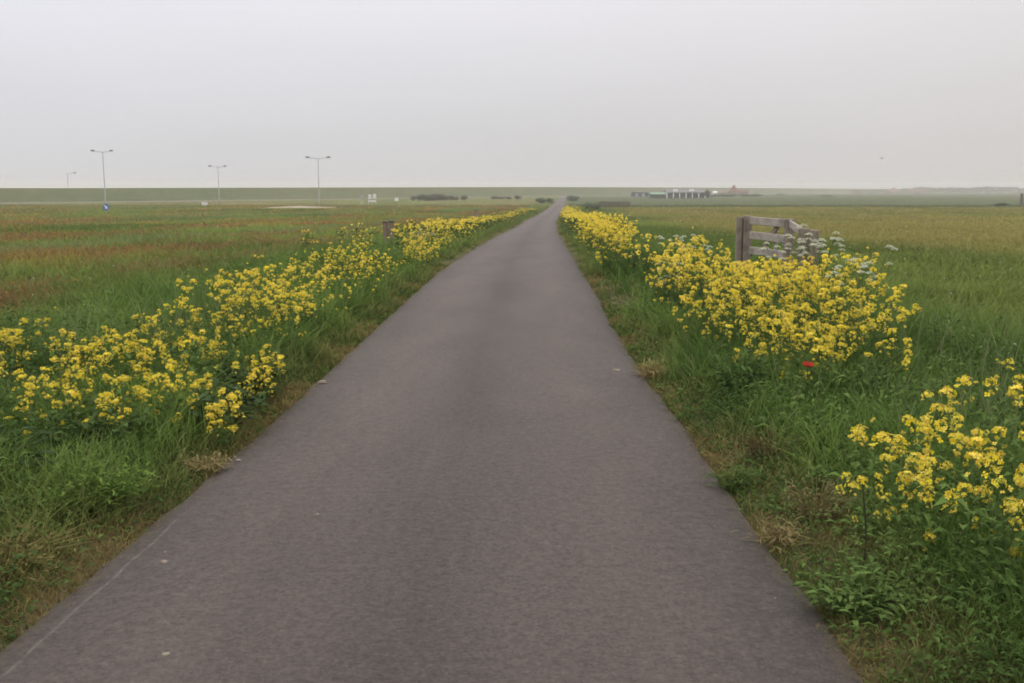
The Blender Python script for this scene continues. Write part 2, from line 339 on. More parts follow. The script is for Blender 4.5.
# ------------------------------------------------------------------ the colour of the fields (what grows where)
G_LUSH = np.array((.150, .195, .050)); G_DARK = np.array((.100, .142, .036)); G_PALE = np.array((.160, .195, .085))
G_BLUE = np.array((.108, .128, .066)); RED = np.array((.250, .138, .075)); ORANGE = np.array((.30, .19, .055))
OLIVE = np.array((.275, .235, .088)); BROWN = np.array((.21, .155, .090)); DRY = np.array((.33, .265, .115)); SOIL = np.array((.13, .10, .075))
def mixc(a, b, t): t = np.asarray(t)[..., None]; return a*(1-t)+b*t
def zones(X, Y):                                           # weights: red sorrel, yellow buttercups, pale tracks, far
    L, R = ledge(Y), redge(Y); sl = L-X; sr = X-R
    wob = (fbm(X*.05+3, Y*.03, 3)-.5)
    sl = sl+wob*5*sstep(8, 40, Y); sr = sr+wob*5*sstep(8, 40, Y)
    patch = fbm(X*.30+7, Y*.11+3, 4); patch2 = fbm(X*.16+40, Y*.05+9, 4)
    red = (sstep(3.0, 5.0, sl)*(1-sstep(9.0, 11.5, sl))*sstep(.44, .60, fbm(X*.7+7, Y*.25+3, 4))
           +.9*sstep(13, 15, sl)*(1-sstep(21, 26, sl))*sstep(.47, .60, fbm(X*.33+40, Y*.10+9, 4))
           +.8*sstep(26, 40, sl)*sstep(.54, .66, patch2)*(1-.5*sstep(80, 150, Y)))
    red = red*sstep(6, 9, Y)
    orange = sstep(4, 9, sl)*sstep(.52, .66, fbm(X*.22+70, Y*.09+11, 4))
    pale = sstep(9.6, 10.6, sl)*(1-sstep(12, 13.5, sl))*.8+.6*sstep(.58, .7, fbm(X*.05+90, Y*.02, 3))*sstep(20, 30, sl)
    yel = sstep(5.0, 14.0, sr)*(1-sstep(185, 205, Y))*sstep(10, 42, Y)*(.45+.75*sstep(.3, .6, patch2))
    return sl, sr, np.clip(red, 0, 1), np.clip(orange, 0, 1), np.clip(pale, 0, 1), np.clip(yel, 0, 1)
def field_col(X, Y):
    X = np.asarray(X, float); Y = np.asarray(Y, float)
    sl, sr, red, orange, pale, yel = zones(X, Y)
    big = fbm(X*.12, Y*.05, 4)
    c = mixc(G_DARK, G_LUSH*1.12, sstep(.32, .68, big))
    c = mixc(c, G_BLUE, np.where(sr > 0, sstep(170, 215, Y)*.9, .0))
    c = mixc(c, G_PALE, pale*.8)
    sg = np.maximum(sl, sr); lush = (1-sstep(2.2, 5.0, sg))*(1-sstep(16, 40, Y))     # rank nettle-green growth on the verges
    c = mixc(c, mixc(np.array((.056, .106, .022)), np.array((.118, .186, .042)), sstep(.3, .7, fbm(X*.8, Y*.8, 3))), lush)
    c = mixc(c, RED, red*.33); c = mixc(c, ORANGE, orange*.45)
    c = mixc(c, OLIVE, yel*.72)
    fl = np.where(sl > 0, sstep(120, 200, Y), 0)
    band = sstep(.42, .62, fbm(X*.012+5, Y*.045+31, 3))
    c = mixc(c, BROWN, fl*(.06+.40*band))
    return c

# ------------------------------------------------------------------ ground sheet
ny, nx = 520, 360
ys = np.concatenate([np.linspace(-40, 2, 24, endpoint=False), np.geomspace(2, 2600, ny-24)])
tt = np.linspace(-1, 1, nx); xs = np.sinh(tt*7.2)/math.sinh(7.2)*2400
XX, YY = np.meshgrid(xs, ys)
XX = XX+((ledge(YY)+redge(YY))/2)*np.exp(-np.abs(XX)/120)  # grid follows the path
col = field_col(XX, YY)
s = np.maximum(ledge(YY)-XX, XX-redge(YY))
col = mixc(col*.62, col*.92, sstep(25, 70, YY)*(1-sstep(.45, .8, np.abs(XX)/(YY+6))*(1-sstep(120, 260, YY))))               # stem shade painted into near and side ground, with bare soil close by
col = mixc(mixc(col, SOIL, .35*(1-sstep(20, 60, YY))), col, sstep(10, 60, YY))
col = mixc(col, SOIL, (1-sstep(.0, .45, s+(fbm(XX*4, YY*4)-.5)*.4))*.9)
trk = sstep(13.0, 14.2, YY)*(1-sstep(17.2, 18.6, YY))*sstep(.0, .2, XX-redge(YY))*(1-sstep(1.0, 1.8, XX-redge(YY)+(fbm(XX*2, YY*2)-.5)))
col = mixc(col, np.array((.125, .102, .080)), trk*.75)
col = col*(1-.27*sstep(60, 200, YY))[..., None]              # self-shading of the grass canopy put into the farther ground colour
ZZ = gz(XX, YY)
idx = np.arange(ny*nx).reshape(ny, nx)
quads = np.stack([idx[:-1, :-1], idx[:-1, 1:], idx[1:, 1:], idx[1:, :-1]], -1).reshape(-1, 4)
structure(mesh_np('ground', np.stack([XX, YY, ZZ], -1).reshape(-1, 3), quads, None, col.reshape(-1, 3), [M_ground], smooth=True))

# ------------------------------------------------------------------ path
py_ = np.concatenate([np.linspace(-30, 2, 20, endpoint=False), np.geomspace(2, 610, 420)])
nu = 25; U = np.linspace(0, 1, nu)
jl = (fbm(py_*2.6, py_*0+3, 6)-.5)*.055; jr = (fbm(py_*2.2, py_*0+8, 6)-.5)*.07
LL = ledge(py_)+jl+.02; RR = redge(py_)+jr-.02
PX = LL[:, None]*(1-U)+RR[:, None]*U; PY = np.repeat(py_[:, None], nu, 1)
PZ = terr(PY)+.022+.02*(1-(2*U-1)**2)-.014*np.abs(2*U-1)**12
n = len(py_)
skl = np.stack([LL-.03, py_, terr(py_)-.05], -1)[:, None]; skr = np.stack([RR+.03, py_, terr(py_)-.05], -1)[:, None]
V = np.concatenate([skl, np.stack([PX, PY, PZ], -1), skr], 1); w = nu+2
idx = np.arange(n*w).reshape(n, w)
quads = np.stack([idx[:-1, :-1], idx[:-1, 1:], idx[1:, 1:], idx[1:, :-1]], -1).reshape(-1, 4)
ua = np.concatenate([[0], U, [1]])
structure(mesh_np('path', V.reshape(-1, 3), quads, None, None, [M_asphalt], smooth=True, attr={'across': np.tile(ua, n)}))
# ------------------------------------------------------------------ dike, road along its foot, sand
DL = [(-420, -308), (-142, 275), (32, 640), (205, 1000), (520, 1500), (1000, 2000)]
def along(n):
    P = np.array(DL, float); d = np.r_[0, np.cumsum(np.hypot(*np.diff(P, axis=0).T))]; t = np.linspace(0, d[-1], n)
    x = np.interp(t, d, P[:, 0]); y = np.interp(t, d, P[:, 1]); k = np.ones(15)/15
    x[8:-8] = np.convolve(x, k, 'same')[8:-8]; y[8:-8] = np.convolve(y, k, 'same')[8:-8]
    tx, ty = np.gradient(x), np.gradient(y); l = np.hypot(tx, ty); return x, y, -ty/l, tx/l   # normal points away (left/behind)
ax, ay, nx_, ny_ = along(320)
crest = np.interp(ay, [0, 310, 650, 1000, 1500], [2.4, 2.5, 4.2, 5.0, 5.2])
prof = [(-2, 0), (2, .06), (10, .45), (17, .85), (20, .98), (22, 1), (25, 1), (28, .9), (45, 0)]
V = []; C_ = []
for o_, hgt in prof:
    z = terr(ay)-.15+(crest-terr(ay)+.15)*hgt+(fbm(ax*.06+o_, ay*.06, 3)-.5)*.25*(0 < hgt < 1)
    V.append(np.stack([ax+nx_*o_, ay+ny_*o_, z], -1))
    c = mixc(np.array((.066, .083, .036)), np.array((.094, .106, .047)), fbm(ax*.03+o_*.1, ay*.03, 4)); C_.append(c)
V = np.stack(V, 1); C_ = np.stack(C_, 1); w = len(prof); idx = np.arange(320*w).reshape(320, w)
quads = np.stack([idx[:-1, :-1], idx[1:, :-1], idx[1:, 1:], idx[:-1, 1:]], -1).reshape(-1, 4)
structure(mesh_np('dike', V.reshape(-1, 3), quads, None, C_.reshape(-1, 3), [M_ground], smooth=True))
def strip(name, offs, lift, mat):
    V = np.stack([np.stack([ax+nx_*o_, ay+ny_*o_, terr(ay)+.03+l_], -1) for o_, l_ in zip(offs, lift)], 1); w = len(offs)
    idx = np.arange(320*w).reshape(320, w)
    q = np.stack([idx[:-1, :-1], idx[1:, :-1], idx[1:, 1:], idx[:-1, 1:]], -1).reshape(-1, 4)
    return structure(mesh_np(name, V.reshape(-1, 3), q, None, None, [mat]))
strip('dike_road', (-13, -12.9, -5.1, -5), (0, .10, .10, 0), M_road)
m = MB(); NP = 26
for i in range(NP):
    a = 2*math.pi*i/NP; r = 1+.12*math.sin(3*a+1)+.07*math.sin(7*a)
    x = -42+6.3*r*math.cos(a); y = 199+5*r*math.sin(a); m.add([(x, y, float(terr(y))+.06), (x*1.0+.06*(x+42), y+.06*(y-199), float(terr(y))-.02)], (1, 1, 1))
cidx = m.add([(-42, 199, float(terr(199))+.34)], (1, 1, 1))
for i in range(NP):
    j = (i+1) % NP; m.t.append((cidx, 2*i, 2*j)); m.q.append((2*i, 2*i+1, 2*j+1, 2*j))
structure(m.obj('sand_patch', M_sand))

# ------------------------------------------------------------------ grass and weeds (stuff)
def blades(name, P, h, w, col_b, col_t, lean, seg, label, mat=None):
    n = len(P); yaw = rng.random(n)*6.283; la = yaw+rng.normal(0, .9, n)+1.57
    side = np.stack([np.cos(yaw), np.sin(yaw), np.zeros(n)], -1); ld = np.stack([np.cos(la), np.sin(la), np.zeros(n)], -1)
    ts = np.arange(seg)/seg; V = []; C = []
    for t in ts:
        c = P+np.array((0, 0, 1.))*(h*t*(1-.28*np.minimum(lean, 1.4)*t))[:, None]+ld*(h*lean*t*t)[:, None]
        ww = (w*.5*(1-t**2*.75))[:, None]
        V += [c-side*ww, c+side*ww]; cc = mixc(col_b, col_t, np.full(n, t)); C += [cc, cc]
    V.append(P+np.array((0, 0, 1.))*(h*(1-.28*np.minimum(lean, 1.4)))[:, None]+ld*(h*lean)[:, None]); C.append(col_t)
    k = 2*seg+1; V = np.stack(V, 1).reshape(-1, 3); C = np.stack(C, 1).reshape(-1, 3)
    b = (np.arange(n)*k)[:, None]
    q = np.concatenate([b+np.array([2*i, 2*i+1, 2*i+3, 2*i+2]) for i in range(seg-1)], 0) if seg > 1 else None
    t = b+np.array([2*seg-2, 2*seg-1, 2*seg])
    return stuff(mesh_np(name, V, q, t, C, [mat or M_grass]), label, 'grass')

def scatter(n, y0, y1, xm=.60, xp=3.5):                   # dense where the path runs, thinning out to the sides
    Y = y0*(y1/y0)**rng.random(n); X = (rng.random(n)*2-1)*(xm*Y+xp)
    wide = rng.random(n) < .30; X = np.where(wide, X*(1.0+1.6*rng.random(n)), X); return X, Y
X, Y = scatter(740000, 1.9, 230)
s = np.maximum(ledge(Y)-X, X-redge(Y))
keep = s > -.03+.07*rng.random(len(X))-.17*sstep(.48, .72, fbm(X*1.9+3, Y*1.9, 3)); X, Y, s = X[keep], Y[keep], s[keep]
h_trk = fbm(X*1.5, Y*.8, 3); trk = (Y > 13.1+1.2*h_trk) & (Y < 18.9-1.6*h_trk) & (X > 0) & (s < .7+1.1*h_trk); keep = ~(trk & (rng.random(len(X)) < .80)) & ~((Y > 176) & (Y < 205) & (np.abs(X+42*Y/199) < 7)); X, Y, s = X[keep], Y[keep], s[keep]
base = field_col(X, Y); sl, sr, red, orange, pale, yel = zones(X, Y)
edge_n = fbm(X*1.3+50, Y*1.3, 3); edge = 1-sstep(.04, .50, s+(edge_n-.5)*.8)   # trodden, mown margin
near = 1-sstep(20, 45, Y)
r1 = rng.random(len(X))
clump = fbm(X*1.1, Y*1.1, 3)
h = (.34+.18*sstep(.35, .7, clump))*(.55+.75*rng.random(len(X)))
h = np.where((X > 0) & (s > 2.6), h*(1-.45*sstep(2.6, 6, s)), h)
h = np.where((X < 0) & (s > 3.4), h*.72, h)
h = np.where((X < 0) & (s < 2.8) & (Y < 8.5), h*.74, h)
h = np.where((X > 0) & (s < 3) & (Y < 14), h*.9, h)
h = np.where((X > 0) & (s < .9) & (Y < 7), h*.8, h)
h *= 1-.86*edge
h = np.maximum(h, .025)
w_ = (np.maximum(.0042, .00105*Y)*(.7+.7*rng.random(len(X))))*(1-.25*edge)
dz_ = np.clip(np.exp(-((X+2.15)/.45)**2-((Y-3.9)/.75)**2)+.8*np.exp(-((Y-5.4)/1.3)**2)*(X > 0)*(1-sstep(.1, .5, s)), 0, 1)
h = h*(1-.6*dz_)
dry = np.clip(dz_*.8*(rng.random(len(X)) < .75)+edge*.85*sstep(.30, .62, fbm(X*2.2+9, Y*2.2, 3)+.25*rng.random(len(X))), 0, 1)
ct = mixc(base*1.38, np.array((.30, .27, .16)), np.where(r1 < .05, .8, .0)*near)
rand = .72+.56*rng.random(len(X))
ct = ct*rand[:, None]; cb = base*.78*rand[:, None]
hasred = rng.random(len(X)) < red*.55; ct = np.where(hasred[:, None], RED*(.75+.5*rng.random(len(X)))[:, None], ct)
hasyel = rng.random(len(X)) < (yel*.40*sstep(14, 40, Y)); ct = np.where(hasyel[:, None], OLIVE*(.9+.6*rng.random(len(X)))[:, None], ct)
ct = mixc(ct, DRY*1.0, dry*.75); cb = mixc(cb, DRY*.62, dry*.6)
lean = .2+.95*rng.random(len(X))**1.3
P = np.stack([X, Y, gz(X, Y)-.012], -1)
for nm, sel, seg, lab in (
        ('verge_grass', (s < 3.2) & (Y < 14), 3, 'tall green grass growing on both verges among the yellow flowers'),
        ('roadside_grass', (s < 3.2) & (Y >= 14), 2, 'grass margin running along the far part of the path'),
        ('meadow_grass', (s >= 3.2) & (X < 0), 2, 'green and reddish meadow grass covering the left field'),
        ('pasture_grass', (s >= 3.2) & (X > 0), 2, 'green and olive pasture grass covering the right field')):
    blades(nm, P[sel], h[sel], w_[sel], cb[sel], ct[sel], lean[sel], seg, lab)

# dense low turf that hides the soil of the margins
n = 90000; Y = 1.9*(22/1.9)**rng.random(n); side_ = rng.random(n) < .5; sd_ = -.085+1.1*rng.random(n)**1.6
X = np.where(side_, ledge(Y)-sd_, redge(Y)+sd_)
dn = fbm(X*1.8+9, Y*1.8, 3); ok = ~((Y > 13.3) & (Y < 18.2) & (X > 0) & (rng.random(n) < .6)); X, Y, dn, sd_ = X[ok], Y[ok], dn[ok], sd_[ok]; n = len(X)
c = mixc(np.array((.27, .215, .085)), np.array((.080, .140, .028)), sstep(.24, .48, dn+.12*rng.normal(0, 1, n)+.30*(sd_-.25)-.5*np.exp(-((X+2.15)/.45)**2-((Y-3.9)/.75)**2)-.22*np.exp(-((Y-5.4)/1.3)**2)*(X > 0)))*(.65+.6*rng.random(n))[:, None]
c = np.where((rng.random(n) < .12)[:, None], np.array((.22, .13, .065))*(.7+.5*rng.random(n))[:, None], c)
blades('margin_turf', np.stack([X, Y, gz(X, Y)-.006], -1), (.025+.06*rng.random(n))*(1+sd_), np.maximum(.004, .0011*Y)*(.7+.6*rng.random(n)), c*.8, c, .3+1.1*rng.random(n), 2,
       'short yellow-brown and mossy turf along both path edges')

# pale seeding grass heads above the verge
def plumes(n, cx, cy, rx, ry, hh):
    X = cx+rng.normal(0, rx, n); Y = cy+rng.normal(0, ry, n)
    return X, Y, hh*(.75+.4*rng.random(n))
A = [plumes(150, -3.4, 8.6, .55, .7, .72), plumes(60, -2.9, 10.2, .4, .6, .78), plumes(260, 4.2, 8.2, .7, 1.2, .62), plumes(170, 2.7, 6.1, .4, .6, .46), plumes(90, 3.5, 6.6, .35, .8, .6), plumes(70, 2.9, 5.6, .4, .5, .5)]
X = np.concatenate([a[0] for a in A]); Y = np.concatenate([a[1] for a in A]); h = np.concatenate([a[2] for a in A]); n = len(X)
c = np.array((.25, .28, .15))*(.7+.5*rng.random(n))[:, None]
blades('seeding_grass', np.stack([X, Y, gz(X, Y)], -1), h, .004+.005*rng.random(n), np.tile(G_LUSH*.8, (n, 1)), c, .1+.35*rng.random(n), 3, 'pale seeding grass stalks rising above the verges')

# broad leaved weeds filling the verges
def weeds(name, cl, label):
    V = []; Q = []; C = []; b = 0
    X0, Y0, R0, H0, L0, K0, COLR = cl
    for i in range(len(X0)):
        k = K0[i]
        a = rng.random(k)*6.283; r = R0[i]*np.sqrt(rng.random(k)); z = H0[i]*(.1+.9*rng.random(k)**.8)*(1-.5*(r/R0[i])**2)
        bx, by = X0[i]+r*np.cos(a), Y0[i]+r*np.sin(a); g = gz(bx, by)
        a2 = a+rng.normal(0, .8, k); el_ = .15+.55*rng.random(k)
        d = np.stack([np.cos(a2)*np.cos(el_), np.sin(a2)*np.cos(el_), np.sin(el_)], -1)
        sd2 = np.stack([-np.sin(a2), np.cos(a2), rng.normal(0, .25, k)], -1)
        L = L0[i]*(.6+.8*rng.random(k)); W = L*(.16+.22*rng.random(k)); B = np.stack([bx, by, g+z], -1)
        dz = np.array((0, 0, 1.))
        v = np.stack([B, B+d*(L*.45)[:, None]+sd2*(W*.5)[:, None]+dz*(L*.08)[:, None], B+d*(L*.5)[:, None], B+d*(L*.45)[:, None]-sd2*(W*.5)[:, None]+dz*(L*.08)[:, None], B+d*L[:, None]-dz*(L*.28)[:, None]], 1)
        V.append(v.reshape(-1, 3)); bb = b+np.arange(k)[:, None]*5
        Q.append(np.concatenate([bb+np.array([0, 2, 4, 1]), bb+np.array([0, 3, 4, 2])])); b += 5*k
        cc = COLR[i]*(.65+.65*rng.random(k))[:, None]; C.append(np.repeat(cc, 5, 0))
    return stuff(mesh_np(name, np.concatenate(V), np.concatenate(Q), None, np.concatenate(C), [M_leaf]), label, 'weeds')
n = 5600
Y = 2.3*(34/2.3)**rng.random(n); sd_ = .10+2.9*rng.random(n)**1.25; left = rng.random(n) < .5
X = np.where(left, ledge(Y)-sd_, redge(Y)+sd_)
ok = ~((Y > 13.2) & (Y < 18.3) & ~left & (sd_ < 1.6)); X, Y, sd_, left = X[ok], Y[ok], sd_[ok], left[ok]; n = len(X)
cn = fbm(X*.9+4, Y*.9, 3)
H0 = np.clip((sd_-.06)*.75, .03, .46)*(.75+.7*sstep(.4, .65, fbm(X*1.4+80, Y*1.4, 3)))*(.5+.7*rng.random(n)); L0 = (.035+.05*rng.random(n))*(1+.02*Y); L0 = np.where(sd_ < .5, L0*.6, L0)
cw = (.75+.5*rng.random(n))[:, None]*mixc(np.array((.054, .100, .024)), np.array((.112, .178, .044)), sstep(.35, .68, cn))
weeds('verge_weeds', (X, Y, .10+.12*rng.random(n), H0, L0, np.where(Y < 9, 26, 14).astype(int), cw), 'leafy green weeds crowding the verges beneath the yellow flowers')

# small meadow flowers: sorrel, buttercups and daisies as specks
n = 80000; X, Y = scatter(n, 5, 210, .56, 3); sl, sr, red, orange, pale, yel = zones(X, Y)
s = np.maximum(sl, sr); u = rng.random(n)
kind = np.full(n, -1)
kind[(u < .55*red)] = 0; kind[(kind < 0) & (rng.random(n) < .7*orange+.10*(sl > 3.5))] = 1
kind[(kind < 0) & (rng.random(n) < .55*yel)] = 2; kind[(kind < 0) & (rng.random(n) < .022) & (s > .3)] = 3
ok = (kind >= 0) & (s > 2.2); X, Y, kind = X[ok], Y[ok], kind[ok]; n = len(X)
pal = np.array([(.42, .15, .06), (.50, .27, .05), (.38, .31, .07), (.62, .62, .56)])
c = pal[kind]*(.7+.5*rng.random(n))[:, None]
sz = np.maximum(.014, .00072*Y)*(.6+.8*rng.random(n))*np.where(kind == 0, 1.3, 1); zt = gz(X, Y)+(.18+.20*rng.random(n))
th = rng.random(n)*6.283; a1 = np.stack([np.cos(th), np.sin(th), rng.normal(0, .4, n)], -1); a2 = np.stack([-np.sin(th)*.6, np.cos(th)*.6, .6+.4*rng.random(n)], -1)
ctr = np.stack([X, Y, zt], -1); V = np.stack([ctr-a1*sz[:, None]*.6, ctr-a2*sz[:, None]*.6, ctr+a1*sz[:, None]*.6, ctr+a2*sz[:, None]*.6], 1).reshape(-1, 3)
stuff(mesh_np('meadow_flowers', V, np.arange(4*n).reshape(-1, 4), None, np.repeat(c, 4, 0), [M_petal]), 'red sorrel, orange and yellow meadow flowers speckling the fields', 'flowers')

# ------------------------------------------------------------------ mustard plants
YEL = (.86, .715, .065)
def head_mesh(nm, nf, pet, r, full=True):                  # a raceme: open flowers round a loose dome, older ones below it
    m = MB(); squash = random.uniform(.7, 1.15); off = np.array((random.uniform(-.3, .3), random.uniform(-.3, .3), 0))*r
    for k in range(nf):
        ph = k*2.39996+random.uniform(-.6, .6)
        if random.random() < .84:
            th = math.acos(1-1.15*random.random()); d = np.array((math.sin(th)*math.cos(ph), math.sin(th)*math.sin(ph), math.cos(th)))
            c = d*r*random.uniform(.6, 1.08)*np.array((1, 1, squash))+off
        else:
            d = np.array((math.cos(ph)*.8, math.sin(ph)*.8, .6)); c = np.array((math.cos(ph), math.sin(ph), 0))*r*random.uniform(.5, 1.0)-np.array((0, 0, random.uniform(.2, 1.9)*r))
        d = d+np.array([random.gauss(0, .3) for _ in range(3)]); d /= np.linalg.norm(d)
        ax_ = np.cross(d, (.2, .3, .9)); ax_ /= np.linalg.norm(ax_); bx_ = np.cross(d, ax_)
        v = random.uniform(.78, 1.15); colr = (YEL[0]*v, YEL[1]*v*random.uniform(.90, 1.06), YEL[2]*random.uniform(.5, 2))
        p_ = pet*random.uniform(.75, 1.2)
        if full and random.random() < .14: colr = (.33, .36, .06); p_ *= .55
        a0 = random.random()*6.28
        for q in range(4):
            a = a0+q*1.5708; u = ax_*math.cos(a)+bx_*math.sin(a); w = np.cross(d, u); L = p_*random.uniform(.8, 1.2)
            b = m.add([c, c+u*L*.65+w*L*.40+d*L*.22, c+u*L+d*L*.12, c+u*L*.65-w*L*.40+d*L*.22], colr); m.q.append((b, b+1, b+2, b+3))
        if full:
            z0_ = min(-.004, c[2]-.014); b = m.add([(0, 0, z0_), c+ax_*.001, c-ax_*.001], (.14, .19, .05)); m.t.append((b, b+1, b+2))
    return m
HEADS = [head_mesh('flower_head', n_, .0095, r_).mesh('flower_head', M_petal) for n_, r_ in ((24, .024), (20, .021), (28, .027), (18, .022))]
HEADS += [head_mesh('flower_head', n_, .009, r_).mesh('flower_head', M_petal) for n_, r_ in ((9, .015), (7, .012), (11, .016))]
HB_MID = [head_mesh('h', n_, .0120, r_, False) for n_, r_ in ((14, .023), (11, .019), (17, .026), (8, .016), (6, .013))]
HB_FAR = [head_mesh('h', 4, .026, .016, False) for _ in range(3)]

def gen_mustard(H, spread, nst, seed, dens=1.0):
    R = random.Random(seed); m = MB(); heads = []
    g1 = (.085, .135, .036); g2 = (.135, .185, .055)
    for i in range(nst):
        a = 6.283*i/nst+R.uniform(-.6, .6); ln = spread*R.uniform(.25, 1.0); hh = H*R.uniform(.68, 1.0)
        b0 = np.array((math.cos(a)*.03, math.sin(a)*.03, -.02)); top = np.array((math.cos(a)*ln, math.sin(a)*ln, hh))
        wv = R.uniform(-.04, .04)
        pt = lambda t: b0*(1-t)+np.array((top[0]*t**1.3+wv*math.sin(3*t), top[1]*t**1.3+wv*math.sin(3*t+1), top[2]*t))
        pts = [pt(t) for t in (0, .25, .5, .75, 1)]
        m.tube(pts, [.0055, .005, .004, .003, .002], g1, 3)
        heads.append((pts[-1], R.uniform(1.0, 1.45)))
        nb = max(3, int(R.randint(3, 5)*dens))
        for k in range(nb):
            t = R.uniform(.15, .97); p0 = pt(t); az = a+R.uniform(-2.2, 2.2); L = H*R.uniform(.14, .36)*(1.25-.5*t); el = R.uniform(.55, 1.2)
            p2 = p0+L*np.array((math.cos(az)*math.cos(el), math.sin(az)*math.cos(el), math.sin(el)))
            p1 = p0*.5+p2*.5+np.array((math.cos(az), math.sin(az), -.3))*L*.08
            m.tube([p0, p1, p2], [.0028, .0022, .0015], g2, 3); heads.append((p2, R.choice((R.uniform(.45, .8), R.uniform(.8, 1.35)))))
            if R.random() < .35:
                az2 = az+R.choice((-1, 1))*R.uniform(.5, 1.2); p3 = p1+L*.5*np.array((math.cos(az2)*.6, math.sin(az2)*.6, .8))
                m.tube([p1, p3], [.002, .0013], g2, 3); heads.append((p3, R.uniform(.5, .85)))
            if R.random() < .7:
                m.leaf(p0, (math.cos(az), math.sin(az), .3), (0, 0, 1), R.uniform(.04, .08), R.uniform(.012, .024), [c*R.uniform(.8, 1.2) for c in g1], .5)
        for k in range(int(14*dens)+2):
            t = R.uniform(.04, .78); p0 = pt(t); az = R.uniform(0, 6.283); L = R.uniform(.09, .19)*(1.15-t)
            v = R.uniform(.65, 1.25)
            m.leaf(p0, (math.cos(az), math.sin(az), R.uniform(.2, .8)), (0, 0, 1), L, L*R.uniform(.28, .42), (g1[0]*v*.8, g1[1]*v*.86, g1[2]*v*.8), R.uniform(.25, .6))
    return m, heads
def heads_mesh(heads, hb, name, sc=1.0):
    v = []; q = []; c = []; n0 = 0
    for i, (p, s_) in enumerate(heads):
        h_ = hb[i % len(hb)]; hv = np.array(h_.v)*s_*sc+np.array(p); v.append(hv); q.append(np.array(h_.q)+n0); c += h_.c; n0 += len(hv)
    return np.concatenate(v), np.concatenate(q), c
PROTO = []
for i in range(12):
    H_, sp_, ns_ = [(1.0, .30, 5), (.95, .36, 5), (1.0, .26, 4), (.9, .34, 6), (1.0, .40, 4), (.92, .30, 5), (1.0, .22, 3), (.85, .36, 5), (.98, .30, 4), (1.0, .42, 3), (.95, .48, 4), (1.0, .36, 3)][i]
    m, hd = gen_mustard(H_, sp_*1.25, ns_, 100+i, 1.0 if i < 9 else .72)
    v, q, c = heads_mesh(hd, HB_MID, 'blossom', 1.12)
    PROTO.append((m.mesh('stem', M_stem), hd, mesh_np('blossom', v, q, None, c, [M_petal], link=False)))

def mustard(x, y, H, rz, pi, label, group, near, tilt=(0, 0), hk=1.0):
    st, hd, bl = PROTO[pi]
    t = thing('mustard_plant', label, 'wildflower', (x, y, float(gz(x, y))), rz, group)
    t.rotation_euler = (tilt[0], tilt[1], rz); t.scale = (H, H, H)
    o = obj_of('stem', st, t)
    if near:
        for i, (p, s_) in enumerate(hd):
            h_ = obj_of('flower_head', HEADS[i % 4 if s_ > .85 else 4+i % 3], t, tuple(p)); k = hk*s_*1.08/H*min(1, .55+.5*H); h_.scale = (k, k, k)
            h_.rotation_euler = (random.uniform(-.35, .35), random.uniform(-.35, .35), random.random()*6.28)
    else: obj_of('blossom', bl, t)
    return t
# (label, group, side, y range, distance from path edge, count, height range)
CL = [
 ('yellow mustard plant in the low clump on the left verge nearest the camera', 'mustard plants of the near left clump', 'L', (5.6, 8.0), (.06, 2.6), 44, (.42, .62)),
 ('yellow mustard plant in the second taller clump on the left verge', 'mustard plants of the second left clump', 'L', (8.8, 11.6), (.38, 1.35), 23, (.60, .82)),
 ('yellow mustard plant on the left verge in front of the two brown posts', 'mustard plants before the brown posts', 'L', (13.2, 25), (.35, 1.9), 36, (.50, .80)),
 ('yellow mustard plant in the long far strip along the left path edge', 'mustard plants of the far left strip', 'L', (25, 140), (.5, 2.6), 150, (.55, .85)),
 ('yellow mustard plant in the sparse clump at the lower right corner', 'mustard plants of the lower right clump', 'R', (3.3, 4.5), (.55, 1.45), 12, (.42, .66)),
 ('yellow mustard plant in the big dense clump in front of the wooden gate', 'mustard plants before the gate', 'R', (7.2, 14.4), (.45, 2.5), 88, (.80, 1.10)),
 ('yellow mustard plant on the right verge just beyond the dirt track', 'mustard plants beyond the dirt track', 'R', (18.6, 34), (.35, 2.0), 52, (.80, 1.10)),
 ('yellow mustard plant in the far strip along the right path edge', 'mustard plants of the far right strip', 'R', (34, 150), (.3, 2.5), 130, (.8, 1.1)),
]
CL += [('yellow mustard plant between the brown posts and the left path edge', 'mustard plants right of the brown posts', 'L', (16, 29), (.25, .95), 18, (.45, .70)),
       ('thin yellow mustard plant in pale grass between the gate clump and lower right clump', 'mustard plants in the pale grass', 'R', (5.4, 6.4), (1.5, 2.1), 2, (.45, .58))]
spots = []
R = random.Random(3)
